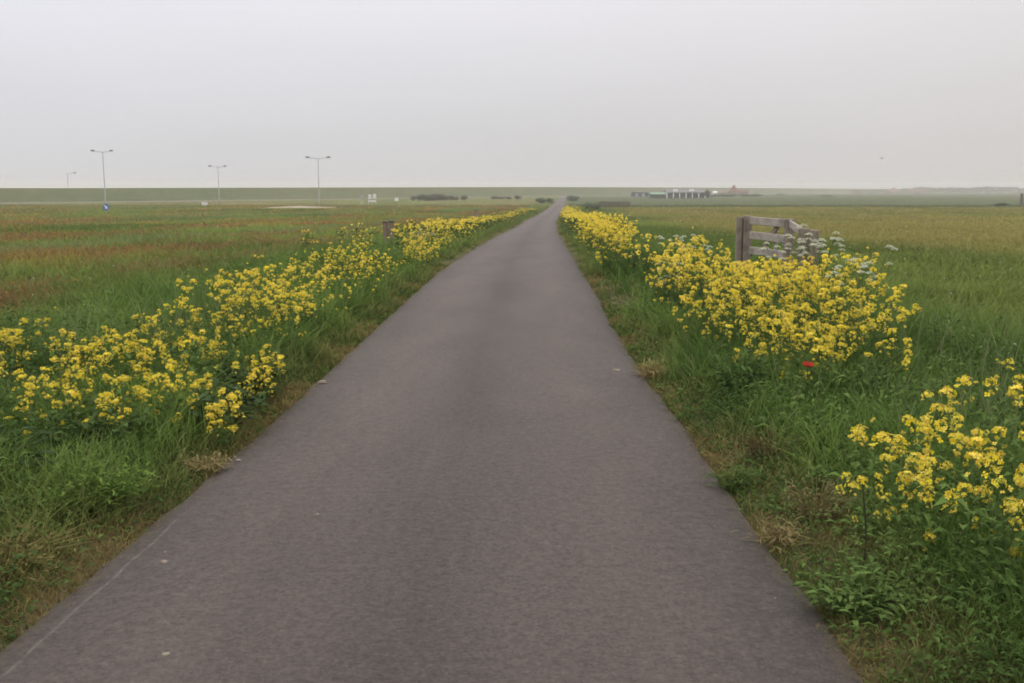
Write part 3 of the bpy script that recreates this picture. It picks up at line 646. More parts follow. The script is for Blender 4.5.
for ci, (lab, grp, sd_, (y0, y1), (d0, d1), cnt, (h0, h1)) in enumerate(CL):
    placed = []; tries = 0
    while len(placed) < cnt and tries < cnt*60:
        tries += 1
        f = R.random(); y = y0*(y1/y0)**f if y1 > 30 else y0+(y1-y0)*f
        d = R.uniform(d0, d1)
        if ci == 5:
            d = R.uniform(np.interp(y, [7, 8, 11, 13, 14.4], [.75, .62, .62, .62, .85]), np.interp(y, [6.9, 8, 11, 14.4], [1.7, 2.0, 2.55, 2.15]))
        if ci in (6, 7): d = R.uniform(d0, np.interp(y, [18.6, 25, 49, 120], [1.0, 1.15, 1.55, 1.8]))
        if -.140 < ((ledge(y)-d) if sd_ == 'L' else 9)/y < -.108 and 17 < y < 28: continue
        if ci == 0 and d > 1.9 and y < 6.4: continue
        x = float(ledge(y))-d if sd_ == 'L' else float(redge(y))+d
        if ci == 4: x, y = [(1.80, 4.30), (1.98, 4.50), (2.17, 4.62), (2.02, 4.10), (2.30, 4.30), (1.93, 3.85), (2.10, 3.72), (1.74, 4.02), (1.60, 4.32), (2.12, 4.95), (2.42, 5.0), (1.85, 3.55)][min(len(placed), 11)]; d = x-float(redge(y))
        if ci != 4 and any((x-a)**2+(y-b)**2 < (.20 if y < 14 else .12 if y < 34 else .35)**2 for a, b in placed): continue
        hh = R.uniform(h0, h1)
        if ci == 2 and -.140 < x/y < -.105: hh = max(.25, min(hh, 1.6-.066*y))
        if ci == 0: hh *= np.interp(d, [.1, .8], [.62, 1.0])
        if ci == 5:
            hh *= np.interp(y, [6.9, 9.5], [.66, 1.0])*np.interp(d, [.45, 1.1], [.72 if y < 11 else 1.0, 1.0])
            if .205 < x/y < .315: hh = min(hh, 1.6-.068*y)
        placed.append((x, y)); spots.append((y, x, hh, R.random()*6.283, R.randrange(9), lab, grp, sd_))
spots.sort()
hero = thing  # the single thin plant by the right edge is built below
N_IND = 292
for (y, x, H, rz, pi, lab, grp, sd_) in spots[:N_IND]:
    tl = (R.uniform(-.08, .08), R.uniform(-.10, .10)); hk = 1.0
    if grp.endswith('lower right clump'): tl = (R.uniform(-.06, .16), R.uniform(-.15, .1))
    if grp.endswith('lower right clump'): pi = 9+pi % 3; hk = 1.25
    mustard(x, y, H, rz, pi, lab, grp, y < 9.6, tl, hk)
# everything farther along the verges: one mass
V = []; Q = []; C = []; MI = []; n0 = 0; FARP = []
for i in range(4):
    m, hd = gen_mustard(1.0, .36, 3, 300+i, .7); hv, hq, hc = heads_mesh(hd, HB_FAR, 'x', 1.15)
    lv = MB()
    for k in range(70):
        a = random.random()*6.28; r = .32*math.sqrt(random.random()); z = .05+.75*random.random(); v_ = random.uniform(.7, 1.2)
        lv.card((r*math.cos(a), r*math.sin(a), z), (math.cos(a), math.sin(a), random.uniform(-.3, 1)), .07, .16, (.075*v_, .115*v_, .035*v_))
    FARP.append((np.concatenate([np.array(lv.v), hv]), np.concatenate([np.array(lv.q), hq+len(lv.v)]), np.concatenate([np.array(lv.c), np.array(hc)]), np.r_[np.zeros(len(lv.q)), np.ones(len(hq))]))
far = spots[N_IND:]
for (y, x, H, rz, pi, lab, grp, sd_) in far:
    for rep in range(3):
        v, q, c, mi = FARP[R.randrange(4)]; xx = x+R.gauss(0, .45)*rep; yy = y+R.gauss(0, 2)*rep; ca, sa = math.cos(rz+rep), math.sin(rz+rep)
        if xx > float(ledge(yy))-.4 and xx < float(redge(yy))+.4: continue
        vv = np.stack([v[:, 0]*ca-v[:, 1]*sa, v[:, 0]*sa+v[:, 1]*ca, v[:, 2]], -1)*H+np.array((xx, yy, float(gz(xx, yy))))
        V.append(vv); Q.append(q+n0); C.append(c); MI.append(mi); n0 += len(vv)
stuff(mesh_np('distant_mustard', np.concatenate(V), np.concatenate(Q), None, np.concatenate(C), [M_stem, M_petal], mat_idx=np.concatenate(MI)),
      'yellow mustard flowers lining the distant part of the path', 'wildflowers')

# the single thin plant that leans over the right path edge
def hero_mustard():
    t = thing('mustard_plant', 'single thin yellow mustard stalk with a dark stem beside the right path edge', 'wildflower', (1.46, 3.98, float(gz(1.46, 3.98))))
    m = MB(); dk = (.055, .05, .03)
    top = np.array((-.02, .0, .40)); m.tube([(0, 0, -.02), (.01, 0, .15), (0, .01, .28), tuple(top)], [.004, .0035, .003, .002], dk, 4)
    ends = [(top, 1.1)]
    for p0, p1, s_ in (((0, 0, .30), (-.10, .02, .36), .9), ((0, .01, .26), (-.06, -.02, .385), 1.0), ((0, 0, .31), (.06, .01, .37), .9), ((.01, 0, .24), (.10, .03, .33), 1.0), ((0, 0, .27), (.03, -.04, .43), .8), ((0, 0, .22), (-.05, -.03, .25), .6)):
        m.tube([p0, tuple((np.array(p0)+np.array(p1))/2+np.array((0, 0, -.01))), p1], [.002, .0017, .0012], (.10, .14, .045), 3); ends.append((np.array(p1), s_))
    m.obj('stem', M_stem, t)
    for i, (p, s_) in enumerate(ends):
        h_ = obj_of('flower_head', HEADS[i % 5], t, tuple(p)); h_.scale = (s_*.8,)*3
hero_mustard()

# ------------------------------------------------------------------ cow parsley, poppy and other single plants
def umbel(m, p, r):
    for k in range(11):
        t = math.sqrt((k+.5)/11); a = k*2.4; c = np.array(p)+np.array((math.cos(a)*r*t, math.sin(a)*r*t, .022*(1-t*t)+random.uniform(-.004, .004)))
        m2 = r*.36
        for j in range(9):
            aa = random.random()*6.28; rr = m2*.8*math.sqrt(random.random())
            m.card(c+np.array((rr*math.cos(aa), rr*math.sin(aa), random.uniform(0, .008))), (random.uniform(-.5, .5), random.uniform(-.5, .5), 1), .011, .013, [x*random.uniform(.85, 1.05) for x in (.66, .68, .56)])
def parsley_proto(H, nst, seed):
    random.seed(seed); st = MB(); um = MB(); g = (.10, .14, .05)
    for i in range(nst):
        a = 6.283*i/nst+random.uniform(-.5, .5); sp = .22*H*random.uniform(.5, 1.2); top = np.array((math.cos(a)*sp, math.sin(a)*sp, H*random.uniform(.78, 1)))
        mid = np.array((top[0]*.35, top[1]*.35, top[2]*.55)); st.tube([(0, 0, -.02), mid, top], [.005, .004, .002], g, 4)
        ends = [top]
        for k in range(2):
            b = a+random.uniform(-1.5, 1.5); e = mid+(top-mid)*random.uniform(.2, .5)+np.array((math.cos(b)*.12, math.sin(b)*.12, random.uniform(.12, .28)))
            st.tube([mid+(top-mid)*.15, e], [.003, .0015], g, 3); ends.append(e)
        for e in ends:
            umbel(um, e+np.array((0, 0, .015)), random.uniform(.032, .046))
            for k in range(6): st.tube([e-np.array((0, 0, .01)), e+np.array((math.cos(k)*.03, math.sin(k)*.03, .014))], [.001, .0008], g, 3)
        for k in range(5):
            t = random.uniform(.1, .6); p = mid*t*1.5; b = random.random()*6.28
            for q in range(7):
                pp = p+np.array((math.cos(b), math.sin(b), .35))*(.05+.025*q); st.card(pp, (0, 0, 1), .03, .06, [c*random.uniform(.7, 1.1) for c in (.07, .115, .035)])
    return st.mesh('stem', M_stem), um.mesh('umbel', M_white)
PP = [parsley_proto(1.0, 4, 21), parsley_proto(1.0, 3, 22)]
def parsley(x, y, H, k, label, group):
    t = thing('cow_parsley', label, 'wildflower', (x, y, float(gz(x, y))), k*1.3, group); t.scale = (H, H, H)
    obj_of('stem', PP[k % 2][0], t); obj_of('umbel', PP[k % 2][1], t)
parsley(3.58, 11.9, 1.14, 0, 'white cow parsley in front of the nearest gate post', None)
parsley(3.72, 12.1, 1.18, 1, 'tall white cow parsley right of the nearest gate post', None)
parsley(3.80, 12.4, 1.02, 6, 'white cow parsley hiding the foot of the shorter right gate posts', None)
parsley(3.20, 11.9, 1.00, 2, 'lower white cow parsley below the gate rails', None)
parsley(3.62, 10.3, 1.02, 3, 'white cow parsley at the right rim of the big yellow clump', None)
parsley(3.30, 9.7, .92, 4, 'white cow parsley in the middle of the big yellow clump', None)
for i, (x, y, H) in enumerate(((2.40, 14.5, 1.0), (2.62, 14.2, .96))):
    parsley(x, y, H, i, 'white cow parsley at the far left end of the big yellow clump', 'cow parsley left of the gate')
for i, (x, y, H) in enumerate(((1.98, 12.4, .62), (2.05, 13.1, .7))):
    parsley(x, y, H, i+1, 'low white cow parsley beside the dirt track at the path edge', 'cow parsley by the dirt track')
for i, (x, y, H) in enumerate(((-2.25, 24.5, .7), (-2.0, 24.2, .75))):
    parsley(x, y, H, i, 'white cow parsley among the yellow flowers right of the brown posts', 'cow parsley on the left verge')

def poppy(x, y, z):
    t = thing('poppy', 'single red poppy low in the big yellow clump', 'wildflower', (x, y, float(gz(x, y))))
    m = MB(); m.tube([(0, 0, 0), (.01, 0, z*.5), (0, 0, z)], [.003, .0025, .002], (.09, .13, .05), 4); m.obj('stem', M_stem, t)
    f = MB()
    for k in range(5):
        a = k*1.257
        for dx in (-.35, .35):
            u = np.array((math.cos(a+dx), math.sin(a+dx), .55)); w = np.array((-math.sin(a+dx), math.cos(a+dx), 0)); c = np.array((0, 0, z))
            b = f.add([c, c+u*.027+w*.021, c+u*.040+np.array((0, 0, .006)), c+u*.027-w*.021], (.38, .03, .015)); f.q.append((b, b+1, b+2, b+3))
    f.obj('petal', M_red, t)
    s_ = MB(); s_.tube([(0, 0, z), (0, 0, z+.012)], [.006, .007], (.03, .03, .02), 6, True); s_.obj('seed_head', M_stem, t)
poppy(1.95, 6.6, .43); bpy.data.objects['poppy'].rotation_euler.x = .25

def bushy(name, label, cat, x, y, H, Rr, nst, nl, lw, lh, colr, group=None, seed=1):
    random.seed(seed); t = thing(name, label, cat, (x, y, float(gz(x, y))), 0, group); st = MB(); lf = MB()
    for i in range(nst):
        a = random.random()*6.283; sp = Rr*math.sqrt(random.random()); hh = H*random.uniform(.6, 1)*(1-.35*(sp/Rr)**2); top = np.array((math.cos(a)*sp, math.sin(a)*sp, hh))
        st.tube([(top[0]*.35, top[1]*.35, -.01), top*.6+np.array((0, 0, .03)), top], [.004, .003, .0015], [c*.9 for c in colr], 3)
        for k in range(nl):
            tt_ = random.uniform(.15, 1.02); p = top*tt_+np.array([random.gauss(0, .022) for _ in range(3)]); az = a+random.uniform(-1.8, 1.8)
            v = random.uniform(.65, 1.3)*(1.0+.0*tt_)
            lf.leaf(p, (math.cos(az), math.sin(az), random.uniform(.1, 1.0)), (0, 0, 1), lh*random.uniform(.6, 1.3), lw*random.uniform(.6, 1.3), [c*v for c in colr], random.uniform(.1, .6))
    st.obj('stem', M_stem, t); lf.obj('foliage', M_leaf, t); return t
bushy('yarrow_plant', 'bright green feathery plant at the left path edge', 'plant', -2.05, 4.72, .30, .30, 46, 24, .011, .055, (.125, .205, .038), seed=4)
bushy('dock_plant', 'dark broad leaved dock plant at the path edge under the left flowers', 'plant', -1.93, 6.45, .34, .30, 26, 9, .055, .13, (.052, .088, .030), seed=5)
bushy('nettle_plant', 'dark leafy weed under the right end of the near left flowers', 'plant', -1.98, 7.35, .40, .32, 30, 14, .04, .09, (.062, .100, .030), seed=16)
bushy('nettle_plant', 'green leafy weed in front of the middle of the near left flowers', 'plant', -2.45, 5.75, .36, .38, 32, 14, .035, .08, (.075, .122, .036), seed=17)
bushy('dock_plant', 'dark broad leaved dock plant at the left border of the picture', 'plant', -2.75, 5.1, .36, .34, 24, 9, .06, .14, (.045, .080, .026), seed=6)
bushy('dock_plant', 'broad leaved plant below the lower right yellow flowers', 'plant', 2.08, 3.75, .22, .26, 14, 6, .085, .14, (.085, .125, .055), seed=7)
bushy('leafy_weed', 'light green leafy weed reaching over the right path edge at the bottom', 'plant', 1.32, 3.62, .16, .22, 34, 10, .022, .055, (.098, .155, .040), seed=8)
bushy('dried_weed', 'brownish dry weed with fine stalks at the right path edge', 'plant', 1.46, 4.62, .24, .22, 44, 9, .006, .035, (.20, .165, .075), seed=9)
bushy('dried_weed', 'reddish brown dry weed on the right edge below the big clump', 'plant', 1.52, 5.75, .22, .26, 44, 9, .006, .035, (.19, .145, .07), seed=10)
bushy('dried_weed', 'yellow brown dry weed in the lower left corner of the picture', 'plant', -2.10, 3.95, .17, .34, 70, 10, .007, .04, (.205, .175, .065), seed=12)
bushy('grass_tuft', 'small straw coloured grass tuft overhanging the right path edge beside the thin mustard stalk', 'grass tuft', 1.22, 4.35, .10, .13, 40, 5, .005, .07, (.26, .21, .095), seed=21)
bushy('grass_tuft', 'low green grass tuft creeping over the right path edge below the big clump', 'grass tuft', 1.20, 5.25, .13, .17, 46, 6, .006, .08, (.085, .135, .034), seed=22)
bushy('grass_tuft', 'straw coloured grass tuft on the right path edge opposite the tan leaf', 'grass tuft', 1.20, 8.5, .14, .20, 46, 5, .008, .09, (.28, .225, .10), seed=23)
bushy('grass_tuft', 'straw coloured grass tuft on the left path edge near the pale leaf', 'grass tuft', -1.74, 5.55, .11, .15, 46, 5, .006, .07, (.27, .22, .10), seed=24)
bushy('nettle_plant', 'dense dark green weed at the foot of the big clump nearest the path', 'plant', 1.72, 7.35, .40, .32, 30, 14, .035, .085, (.056, .100, .026), seed=13)
bushy('nettle_plant', 'dark leafy weed at the base of the yellow flowers beyond the dirt track', 'plant', 2.35, 18.6, .5, .45, 34, 14, .05, .11, (.050, .088, .028), seed=14)
bushy('nettle_plant', 'dark green weed under the middle of the big yellow clump', 'plant', 2.45, 7.0, .42, .38, 32, 14, .035, .09, (.060, .105, .028), seed=15)

# ------------------------------------------------------------------ gate and posts
def beam(m, p0, p1, w, h, bev=.006):                       # a plank from p0 to p1, w thick, h high
    p0, p1 = np.array(p0, float), np.array(p1, float); d = p1-p0; L = np.linalg.norm(d); d /= L
    sdv = np.cross(d, (0, 0, 1)); nn = np.linalg.norm(sdv)
    sdv = np.array((1., 0, 0)) if nn < 1e-4 else sdv/nn
    up = np.cross(sdv, d)
    m.box(0, L, -w/2, w/2, -h/2, h/2, (.3, .3, .3), bev, M=lambda q: tuple(p0+d*q[0]+sdv*q[1]+up*q[2]))
FA, FB, FC = np.array((3.55, 15.4, 0)), np.array((3.96, 14.35, 0)), np.array((3.76, 12.95, 0))
g = thing('wooden_gate', 'weathered grey wooden gate of three rails rising behind the yellow clump', 'gate', (FA[0], FA[1], float(gz(FA[0], FA[1]))))
def gl(p, z): return (p[0]-FA[0], p[1]-FA[1], z)
for p, zt, w_p in ((FA+np.array((-.07, .0, 0)), 1.17, .085), (FA+np.array((.045, -.02, 0)), 1.19, .12), (FB, 1.17, .125), (FC, 1.09, .12), (FC+np.array((.10, -.11, 0)), 1.07, .10)):
    m = MB(); beam(m, gl(p, -.15), gl(p, zt), w_p, w_p, .012); m.obj('post', M_wood, g)
dv = FB-FA; un = dv/np.linalg.norm(dv); A0 = FA+un*.17; B0 = FB-un*.08
for z0, z1 in ((1.12, 1.10), (.90, .875), (.67, .65)):
    m = MB(); beam(m, gl(A0, z0), gl(B0, z1), .035, .115); m.obj('rail', M_rail, g)
m = MB(); o2 = np.array((.045, .02, 0)); beam(m, gl(A0+un*.18+o2, .62), gl(A0+un*.72+o2, 1.16), .03, .08); m.obj('brace', M_wood, g)
m = MB(); beam(m, gl(A0+un*.52+o2*1.8, .66), gl(A0+un*.52+o2*1.8, 1.16), .03, .07); m.obj('brace', M_rail, g)
dv = FC-FB; un = dv/np.linalg.norm(dv)
for z0, z1 in ((1.10, 1.03),):
    m = MB(); beam(m, gl(FB+un*.07, z0), gl(FC-un*.06, z1), .035, .10); m.obj('rail', M_rail, g)

def post(x, y, h, w_, label, cap=True, mat=None, group=None, lean=0):
    t = thing('wooden_post', label, 'post', (x, y, float(gz(x, y))), random.uniform(-.3, .3), group); t.rotation_euler.y = lean
    m = MB(); beam(m, (0, 0, -.2), (0, 0, h), w_, w_, .015); m.obj('shaft', mat or M_postbrown, t)
    if cap: m = MB(); m.box(-w_*.56, w_*.56, -w_*.56, w_*.56, h, h+.05, (.1, .1, .1), .012); m.obj('cap', M_dark, t)
post(X_at(385.3, 28), 28, .84, .115, 'left one of two brown wooden posts among the left flowers', lean=-.03)
post(X_at(390.2, 28), 28, .86, .13, 'thicker right one of two brown wooden posts among the left flowers', lean=.02)
post(X_at(476, 100), 100, 1.0, .32, 'lone distant brown post standing left of the far flower strip')
post(X_at(1022, 235), 235, 2.7, .42, 'dark tall post far off at the right border of the picture', cap=False, mat=M_dark)

# distant wooden fence right of the path
y = 190; x0, x1 = X_at(600, y), X_at(629.5, y)
t = thing('wooden_fence', 'long brown wooden rail fence in the distance right of the path', 'fence', (x0, y, float(terr(y))))
for k in range(4):
    m = MB(); beam(m, ((x1-x0)*k/3, 0, -.1), ((x1-x0)*k/3, 0, 1.25), .16, .16, .02); m.obj('post', M_dark, t)
for z in (.45, .8, 1.13):
    m = MB(); beam(m, (-.1, -.11, z), (x1-x0+.1, -.11, z), .06, .22); m.obj('rail', M_dark, t)

# ------------------------------------------------------------------ small things on the path
def flake(name, label, cat, x, y, r, hgt, mat, seed):
    random.seed(seed); m = MB(); n = 9; u = (x-float(ledge(y)))/(float(redge(y))-float(ledge(y))); z = float(terr(y))+.022+.02*(1-(2*u-1)**2)-.002
    ring = [(math.cos(2*math.pi*k/n)*r*random.uniform(.5, 1.35), math.sin(2*math.pi*k/n)*r*.6*random.uniform(.5, 1.35)) for k in range(n)]
    b = m.add([(a, c, 0) for a, c in ring]+[(a*.75, c*.75, hgt*random.uniform(.7, 1)) for a, c in ring]+[(0, 0, hgt)], (.5, .5, .5))
    for k in range(n):
        j = (k+1) % n; m.q.append((b+k, b+j, b+n+j, b+n+k)); m.t.append((b+n+k, b+n+j, b+2*n))
    o = m.obj(name, mat); o.location = (x, y, z); return tag(o, label, cat)
flake('pebble', 'flat pale pinkish stone on the asphalt near the lower left edge', 'stone', -1.49, 4.10, .022, .008, M_stone, 1)
flake('pebble', 'tiny white chip beside the pale pinkish stone', 'stone', -1.53, 4.22, .006, .005, M_litter, 2)
flake('litter', 'small pale scrap lying on the left path edge by the second yellow clump', 'litter', -1.57, 8.18, .04, .02, M_litter, 3)
flake('dry_leaf', 'small tan leaf on the asphalt near the right edge halfway up', 'leaf', .93, 8.75, .035, .010, M_litter, 4)
flake('pebble', 'small white stone on the asphalt near the right bottom edge', 'stone', 1.03, 3.72, .005, .004, M_stone, 5)
flake('dry_leaf', 'pale dry leaf flat on the left side of the asphalt below the dock', 'leaf', -1.62, 5.75, .018, .008, M_litter, 6)
flake('pebble', 'small pale stone on the left half of the asphalt', 'stone', -.95, 4.70, .014, .010, M_stone, 7)
flake('dry_twig', 'small pale brown twig at the bottom of the asphalt left of the middle', 'twig', -1.18, 3.22, .020, .008, M_litter, 8)

# ------------------------------------------------------------------ street lamps, signs and boxes
def lamp(px, Y, ztop, arms, label, rz=0.0):
    z0 = float(terr(Y)); t = thing('street_lamp', label, 'street lamp', (X_at(px, Y), Y, z0), rz, 'street lamps along the dike road'); H = ztop-z0
    m = MB(); m.tube([(0, 0, 0), (0, 0, 1.2), (0, 0, 1.25), (0, 0, H)], [.14, .13, .105, .075], (.3,)*3, 10, True); m.obj('pole', M_metal, t, True)
    for L in arms:
        sg = 1 if L > 0 else -1
        m = MB(); m.tube([(0, 0, H-.12), (L*.3, 0, H-.02), (L*.7, 0, H+.14)], [.06, .055, .05], (.3,)*3, 8, True); m.obj('arm', M_metal, t, True)
        m = MB(); a, b = L*.66, L
        secs = [(a, .10, .08), (a+(b-a)*.2, .24, .20), (a+(b-a)*.75, .26, .22), (b, .12, .10)]
        for k, (xx, hw, hh) in enumerate(secs):
            zc = H+.14+abs(xx-a)*.06; bb = m.add([(xx, -hw, zc-hh*.4), (xx, hw, zc-hh*.4), (xx, hw*.6, zc+hh), (xx, -hw*.6, zc+hh)], (.2,)*3)
            if k: m.q += [(bb-4+q, bb-4+(q+1) % 4, bb+(q+1) % 4, bb+q) for q in range(4)]
            else: m.q.append((bb, bb+1, bb+2, bb+3))
        m.q.append((bb+3, bb+2, bb+1, bb)); m.obj('lamp_head', M_lamp, t)
lamp(105, 205, Z_at(152, 205), (-2.4, 2.1), 'tallest double armed grey street lamp at the far left behind the blue sign', .0)
lamp(219, 262, Z_at(167, 262), (-2.5, 2.2), 'smaller double armed grey street lamp between two taller ones')
lamp(319, 207, Z_at(158.5, 207), (-2.55, 2.55), 'double armed grey street lamp nearest the path')
lamp(68.5, 340, Z_at(173.5, 340), (3.0,), 'single armed street lamp at the far left, the faintest one')

Ys = 120; sxp = X_at(105, Ys); z0 = float(terr(Ys)); zc = Z_at(207, Ys)-z0
t = thing('traffic_sign', 'round blue traffic sign with white arrow in the far left field', 'sign', (sxp, Ys, z0))
m = MB(); m.tube([(0, .06, 0), (0, .06, zc+.3)], .05, (.3,)*3, 8, True); m.obj('post', M_metal, t)
m = MB(); m.tube([(0, .02, zc), (0, -.01, zc)], .42, (.1,)*3, 28, True); m.obj('disc', M_signblue, t)
m = MB(); rot = lambda p: (math.cos(-.785)*p[0]-math.sin(-.785)*p[1], math.cos(-.785)*p[0]*0+math.sin(-.785)*p[0]+math.cos(-.785)*p[1])
pts = [(-.30, -.055), (.02, -.055), (.02, -.19), (.31, 0), (.02, .19), (.02, .055), (-.30, .055)]
fr = [(*[rot(p)[0]], -.028, zc+rot(p)[1]) for p in pts]; bk = [(a, -.014, c) for a, _, c in fr]
b = m.add(fr+bk, (.8,)*3); m.q += [(b, b+1, b+5, b+6)]; m.t += [(b+2, b+3, b+4)]
m.q += [(b+i, b+(i+1) % 7, b+7+(i+1) % 7, b+7+i) for i in range(7)]; m.obj('arrow', M_whitep, t)

Yb = 256; z0 = float(terr(Yb))
bx0 = X_at(372, Yb)
t = thing('notice_board', 'white notice board of panels on posts in the distant left field', 'notice board', (bx0, Yb, z0))
for dx in (-.95, .0, .95):
    m = MB(); beam(m, (dx, .08, 0), (dx, .08, 2.45), .1, .1); m.obj('post', M_board, t)
for x0, x1, z_0, z_1 in ((-.95, -.25, 1.25, 2.45), (.25, 1.05, 1.35, 2.6), (-1.05, 1.05, .5, .95)):
    m = MB(); m.box(x0, x1, -.02, .02, z_0, z_1, (.7,)*3, .01); m.obj('panel', M_board, t)
bx0 = X_at(361.5, Yb)
t = thing('notice_board', 'narrow grey board left of the white notice board in the left field', 'notice board', (bx0, Yb, z0))
for dx in (-.2, .2):
    m = MB(); beam(m, (dx, .08, 0), (dx, .08, 2.3), .09, .09); m.obj('post', M_board, t)
m = MB(); m.box(-.3, .3, -.02, .02, .9, 2.3, (.3,)*3, .01); m.obj('panel', M_greyboard, t)

def cabinet(px, Y, w_, h_, label, mat):
    t = thing('utility_box', label, 'utility box', (X_at(px, Y), Y, float(terr(Y))+.02), .1)
    m = MB(); m.box(-w_/2, w_/2, -.3, .3, 0, h_, (.6,)*3, .04); m.obj('body', mat, t)
    m = MB(); m.box(-w_/2-.05, w_/2+.05, -.35, .35, h_+.002, h_+.09, (.6,)*3, .03); m.obj('lid', mat, t)
    for s_ in (-1, 1):
        m = MB(); m.box(min(0.01*s_, s_*w_*.46), max(0.01*s_, s_*w_*.46), -.315, -.302, .1, h_-.06, (.6,)*3, .004); m.obj('door', mat, t)
cabinet(204, 222, 1.2, .75, 'low pale box in the grass left of the smaller double lamp', M_board)
cabinet(396.5, 330, 1.2, 1.0, 'small white box in the distance left of the dark shrubs', M_whitep)

# ------------------------------------------------------------------ shrubs and trees far away
def shrub_proto(seed, colr, nl=420, lw=.16, base=0.0):
    random.seed(seed); st = MB(); lf = MB(); lobes = [(random.uniform(-.3, .3), random.uniform(-.3, .3), random.uniform(.35, .7), random.uniform(.22, .36)) for _ in range(7)]
    for (lx, ly, lz, lr) in lobes: st.tube([(lx*.1, ly*.1, -.02), (lx*.5, ly*.5, lz*.5), (lx, ly, lz)], [.04, .03, .012], (.08, .06, .045), 5)
    for k in range(nl):
        lx, ly, lz, lr = lobes[k % 7]; d = np.array([random.gauss(0, 1) for _ in range(3)]); d /= np.linalg.norm(d); r = lr*random.uniform(.55, 1.12)
        p = np.array((lx, ly, lz))+d*r
        if p[2] < .02: continue
        v = random.uniform(.6, 1.35); lf.card(p, d+np.array((0, 0, .4)), lw*random.uniform(.6, 1.2), lw*1.3, [c*v for c in colr])
    return st.mesh('trunk', M_postbrown), lf.mesh('crown', M_shrub)
SH = [shrub_proto(40, (.075, .088, .060)), shrub_proto(41, (.080, .090, .068)), shrub_proto(42, (.095, .070, .050)), shrub_proto(43, (.070, .100, .052))]
def shrub(px, Y, w_, h_, k, label, group=None, name='shrub', cat='shrub'):
    x = X_at(px, Y); t = thing(name, label, cat, (x, Y, float(terr(Y))), random.random()*6, group)
    t.scale = (w_, w_*.8, h_)
    obj_of('trunk', SH[k][0], t); obj_of('crown', SH[k][1], t)
for i, (px, w_, h_) in enumerate(((414, 2.6, 1.9), (420, 3.6, 2.3), (427, 4.2, 2.5), (434, 4.4, 2.7), (440, 3.8, 2.5), (446, 3.0, 2.0))):
    shrub(px, 345+3*(i % 2), w_, h_, (0, 1, 0, 1, 0, 2)[i], 'dark shrub in the long dense row below the dike', 'dark shrubs below the dike')
for i, (px, w_, h_) in enumerate(((451.5, 2.6, 2.1), (457, 2.2, 1.7), (464, 3.0, 2.2))):
    shrub(px, 350, w_, h_, (2, 2, 3)[i], ('reddish shrub just right of the dense dark row', 'smallest reddish shrub between two others below the dike', 'greenish shrub at the right end of the shrub row')[i])
for i, (px, w_, h_) in enumerate(((494, 3.0, 1.5), (501, 3.5, 1.3), (508, 3.2, 1.4), (517, 4, 1.9))):
    shrub(px, 400, w_, h_, 2, 'low reddish shrub in the far row left of the path end', 'reddish shrubs near the path end')
shrub(541, 262, 3.2, 1.9, 3, 'dark green round bush beside the far left path edge')
shrub(549, 270, 2.2, 1.7, 3, 'smaller dark bush right next to the far left path edge')
shrub(574, 330, 4.2, 2.0, 0, 'dark bush where the path ends on its right side')
shrub(588, 165, 2.6, 1.5, 3, 'green bush left of the distant rail fence', )
shrub(596, 172, 2.4, 1.4, 3, 'green bush at the left end of the distant rail fence')
shrub(707.5, 452, 3.4, 4.2, 1, 'dark small tree at the right end of the long pillared building', name='tree', cat='tree')
shrub(1004, 215, 3.4, .9, 3, 'dark low rushes left of the tall post at the right border')
for i, px in enumerate((716, 724, 733, 745, 757)):
    shrub(px, 560, 7, 2.0, 3, 'low dark green bush in the hedge right of the pillared building', 'hedge bushes before the farm')
for i, (px, w_) in enumerate(((778, 5), (782, 4))):
    shrub(px, 700, w_, 1.8, 3, 'low bush on the far green field right of the farm', 'bushes on the far field')
shrub(823.5, 560, 3.4, 1.3, 0, 'left one of two dark low bushes far out on the right field')
shrub(829.5, 560, 4.2, 1.2, 0, 'right one of two dark low bushes far out on the right field')
# wood along the right horizon
V = []; C = []; random.seed(9)
for k in range(16000):
    px = 640+900*random.random(); Yw = 1500+random.uniform(-60, 60); x = X_at(px, Yw)
    hm = 1.5+5.5*float(sstep(860, 930, px))*(.55+.7*float(fbm(px*.11, 3.0, 3))) + 3.5*float(fbm(px*.25, 7.0, 2))*float(sstep(640, 700, px))
    zb = float(terr(Yw)); z = zb+hm*random.random()**.8; r = random.uniform(.8, 1.8)
    a = random.random()*3.14; u = np.array((math.cos(a), math.sin(a), random.uniform(-.4, .4)))*r; w = np.array((random.uniform(-.4, .4), random.uniform(-.4, .4), 1))*r*.7; c = np.array((x, Yw, z))
    V += [c-u, c-w, c+u, c+w]; v = random.uniform(.7, 1.3); C += [(.05*v, .065*v, .042*v)]*4
stuff(mesh_np('distant_wood', V, np.arange(len(V)).reshape(-1, 4), None, C, [M_shrub]), 'hazy dark line of trees along the right horizon', 'trees')

# ------------------------------------------------------------------ distant buildings
def gable(m, x0, x1, y0, y1, z0, z1, over=.3, th=.15):     # gable roof with its ridge along x
    yc = (y0+y1)/2
    for sg, ye in ((-1, y0-over), (1, y1+over)):
        p = [(x0-over, ye, z0), (x1+over, ye, z0), (x1+over, yc, z1), (x0-over, yc, z1)]; q = [(a, b, c+th) for a, b, c in p]
        b = m.add(p+q, (.4,)*3); m.q += [(b+3, b+2, b+1, b), (b+4, b+5, b+6, b+7)]+[(b+i, b+(i+1) % 4, b+4+(i+1) % 4, b+4+i) for i in range(4)]
def gable_wall(m, x0, x1, y0, y1, z0, z1):
    m.box(x0, x1, y0, y1, 0, z0); yc = (y0+y1)/2
    for x, o_ in ((x0, .01), (x1, -.01)):
        b = m.add([(x+o_, y0, z0), (x+o_, y1, z0), (x+o_, yc, z1)], (.4,)*3); m.t.append((b, b+1, b+2))
Yb = 457; zb = float(terr(Yb)); x0, x1 = X_at(666.5, Yb), X_at(705.5, Yb); W = x1-x0
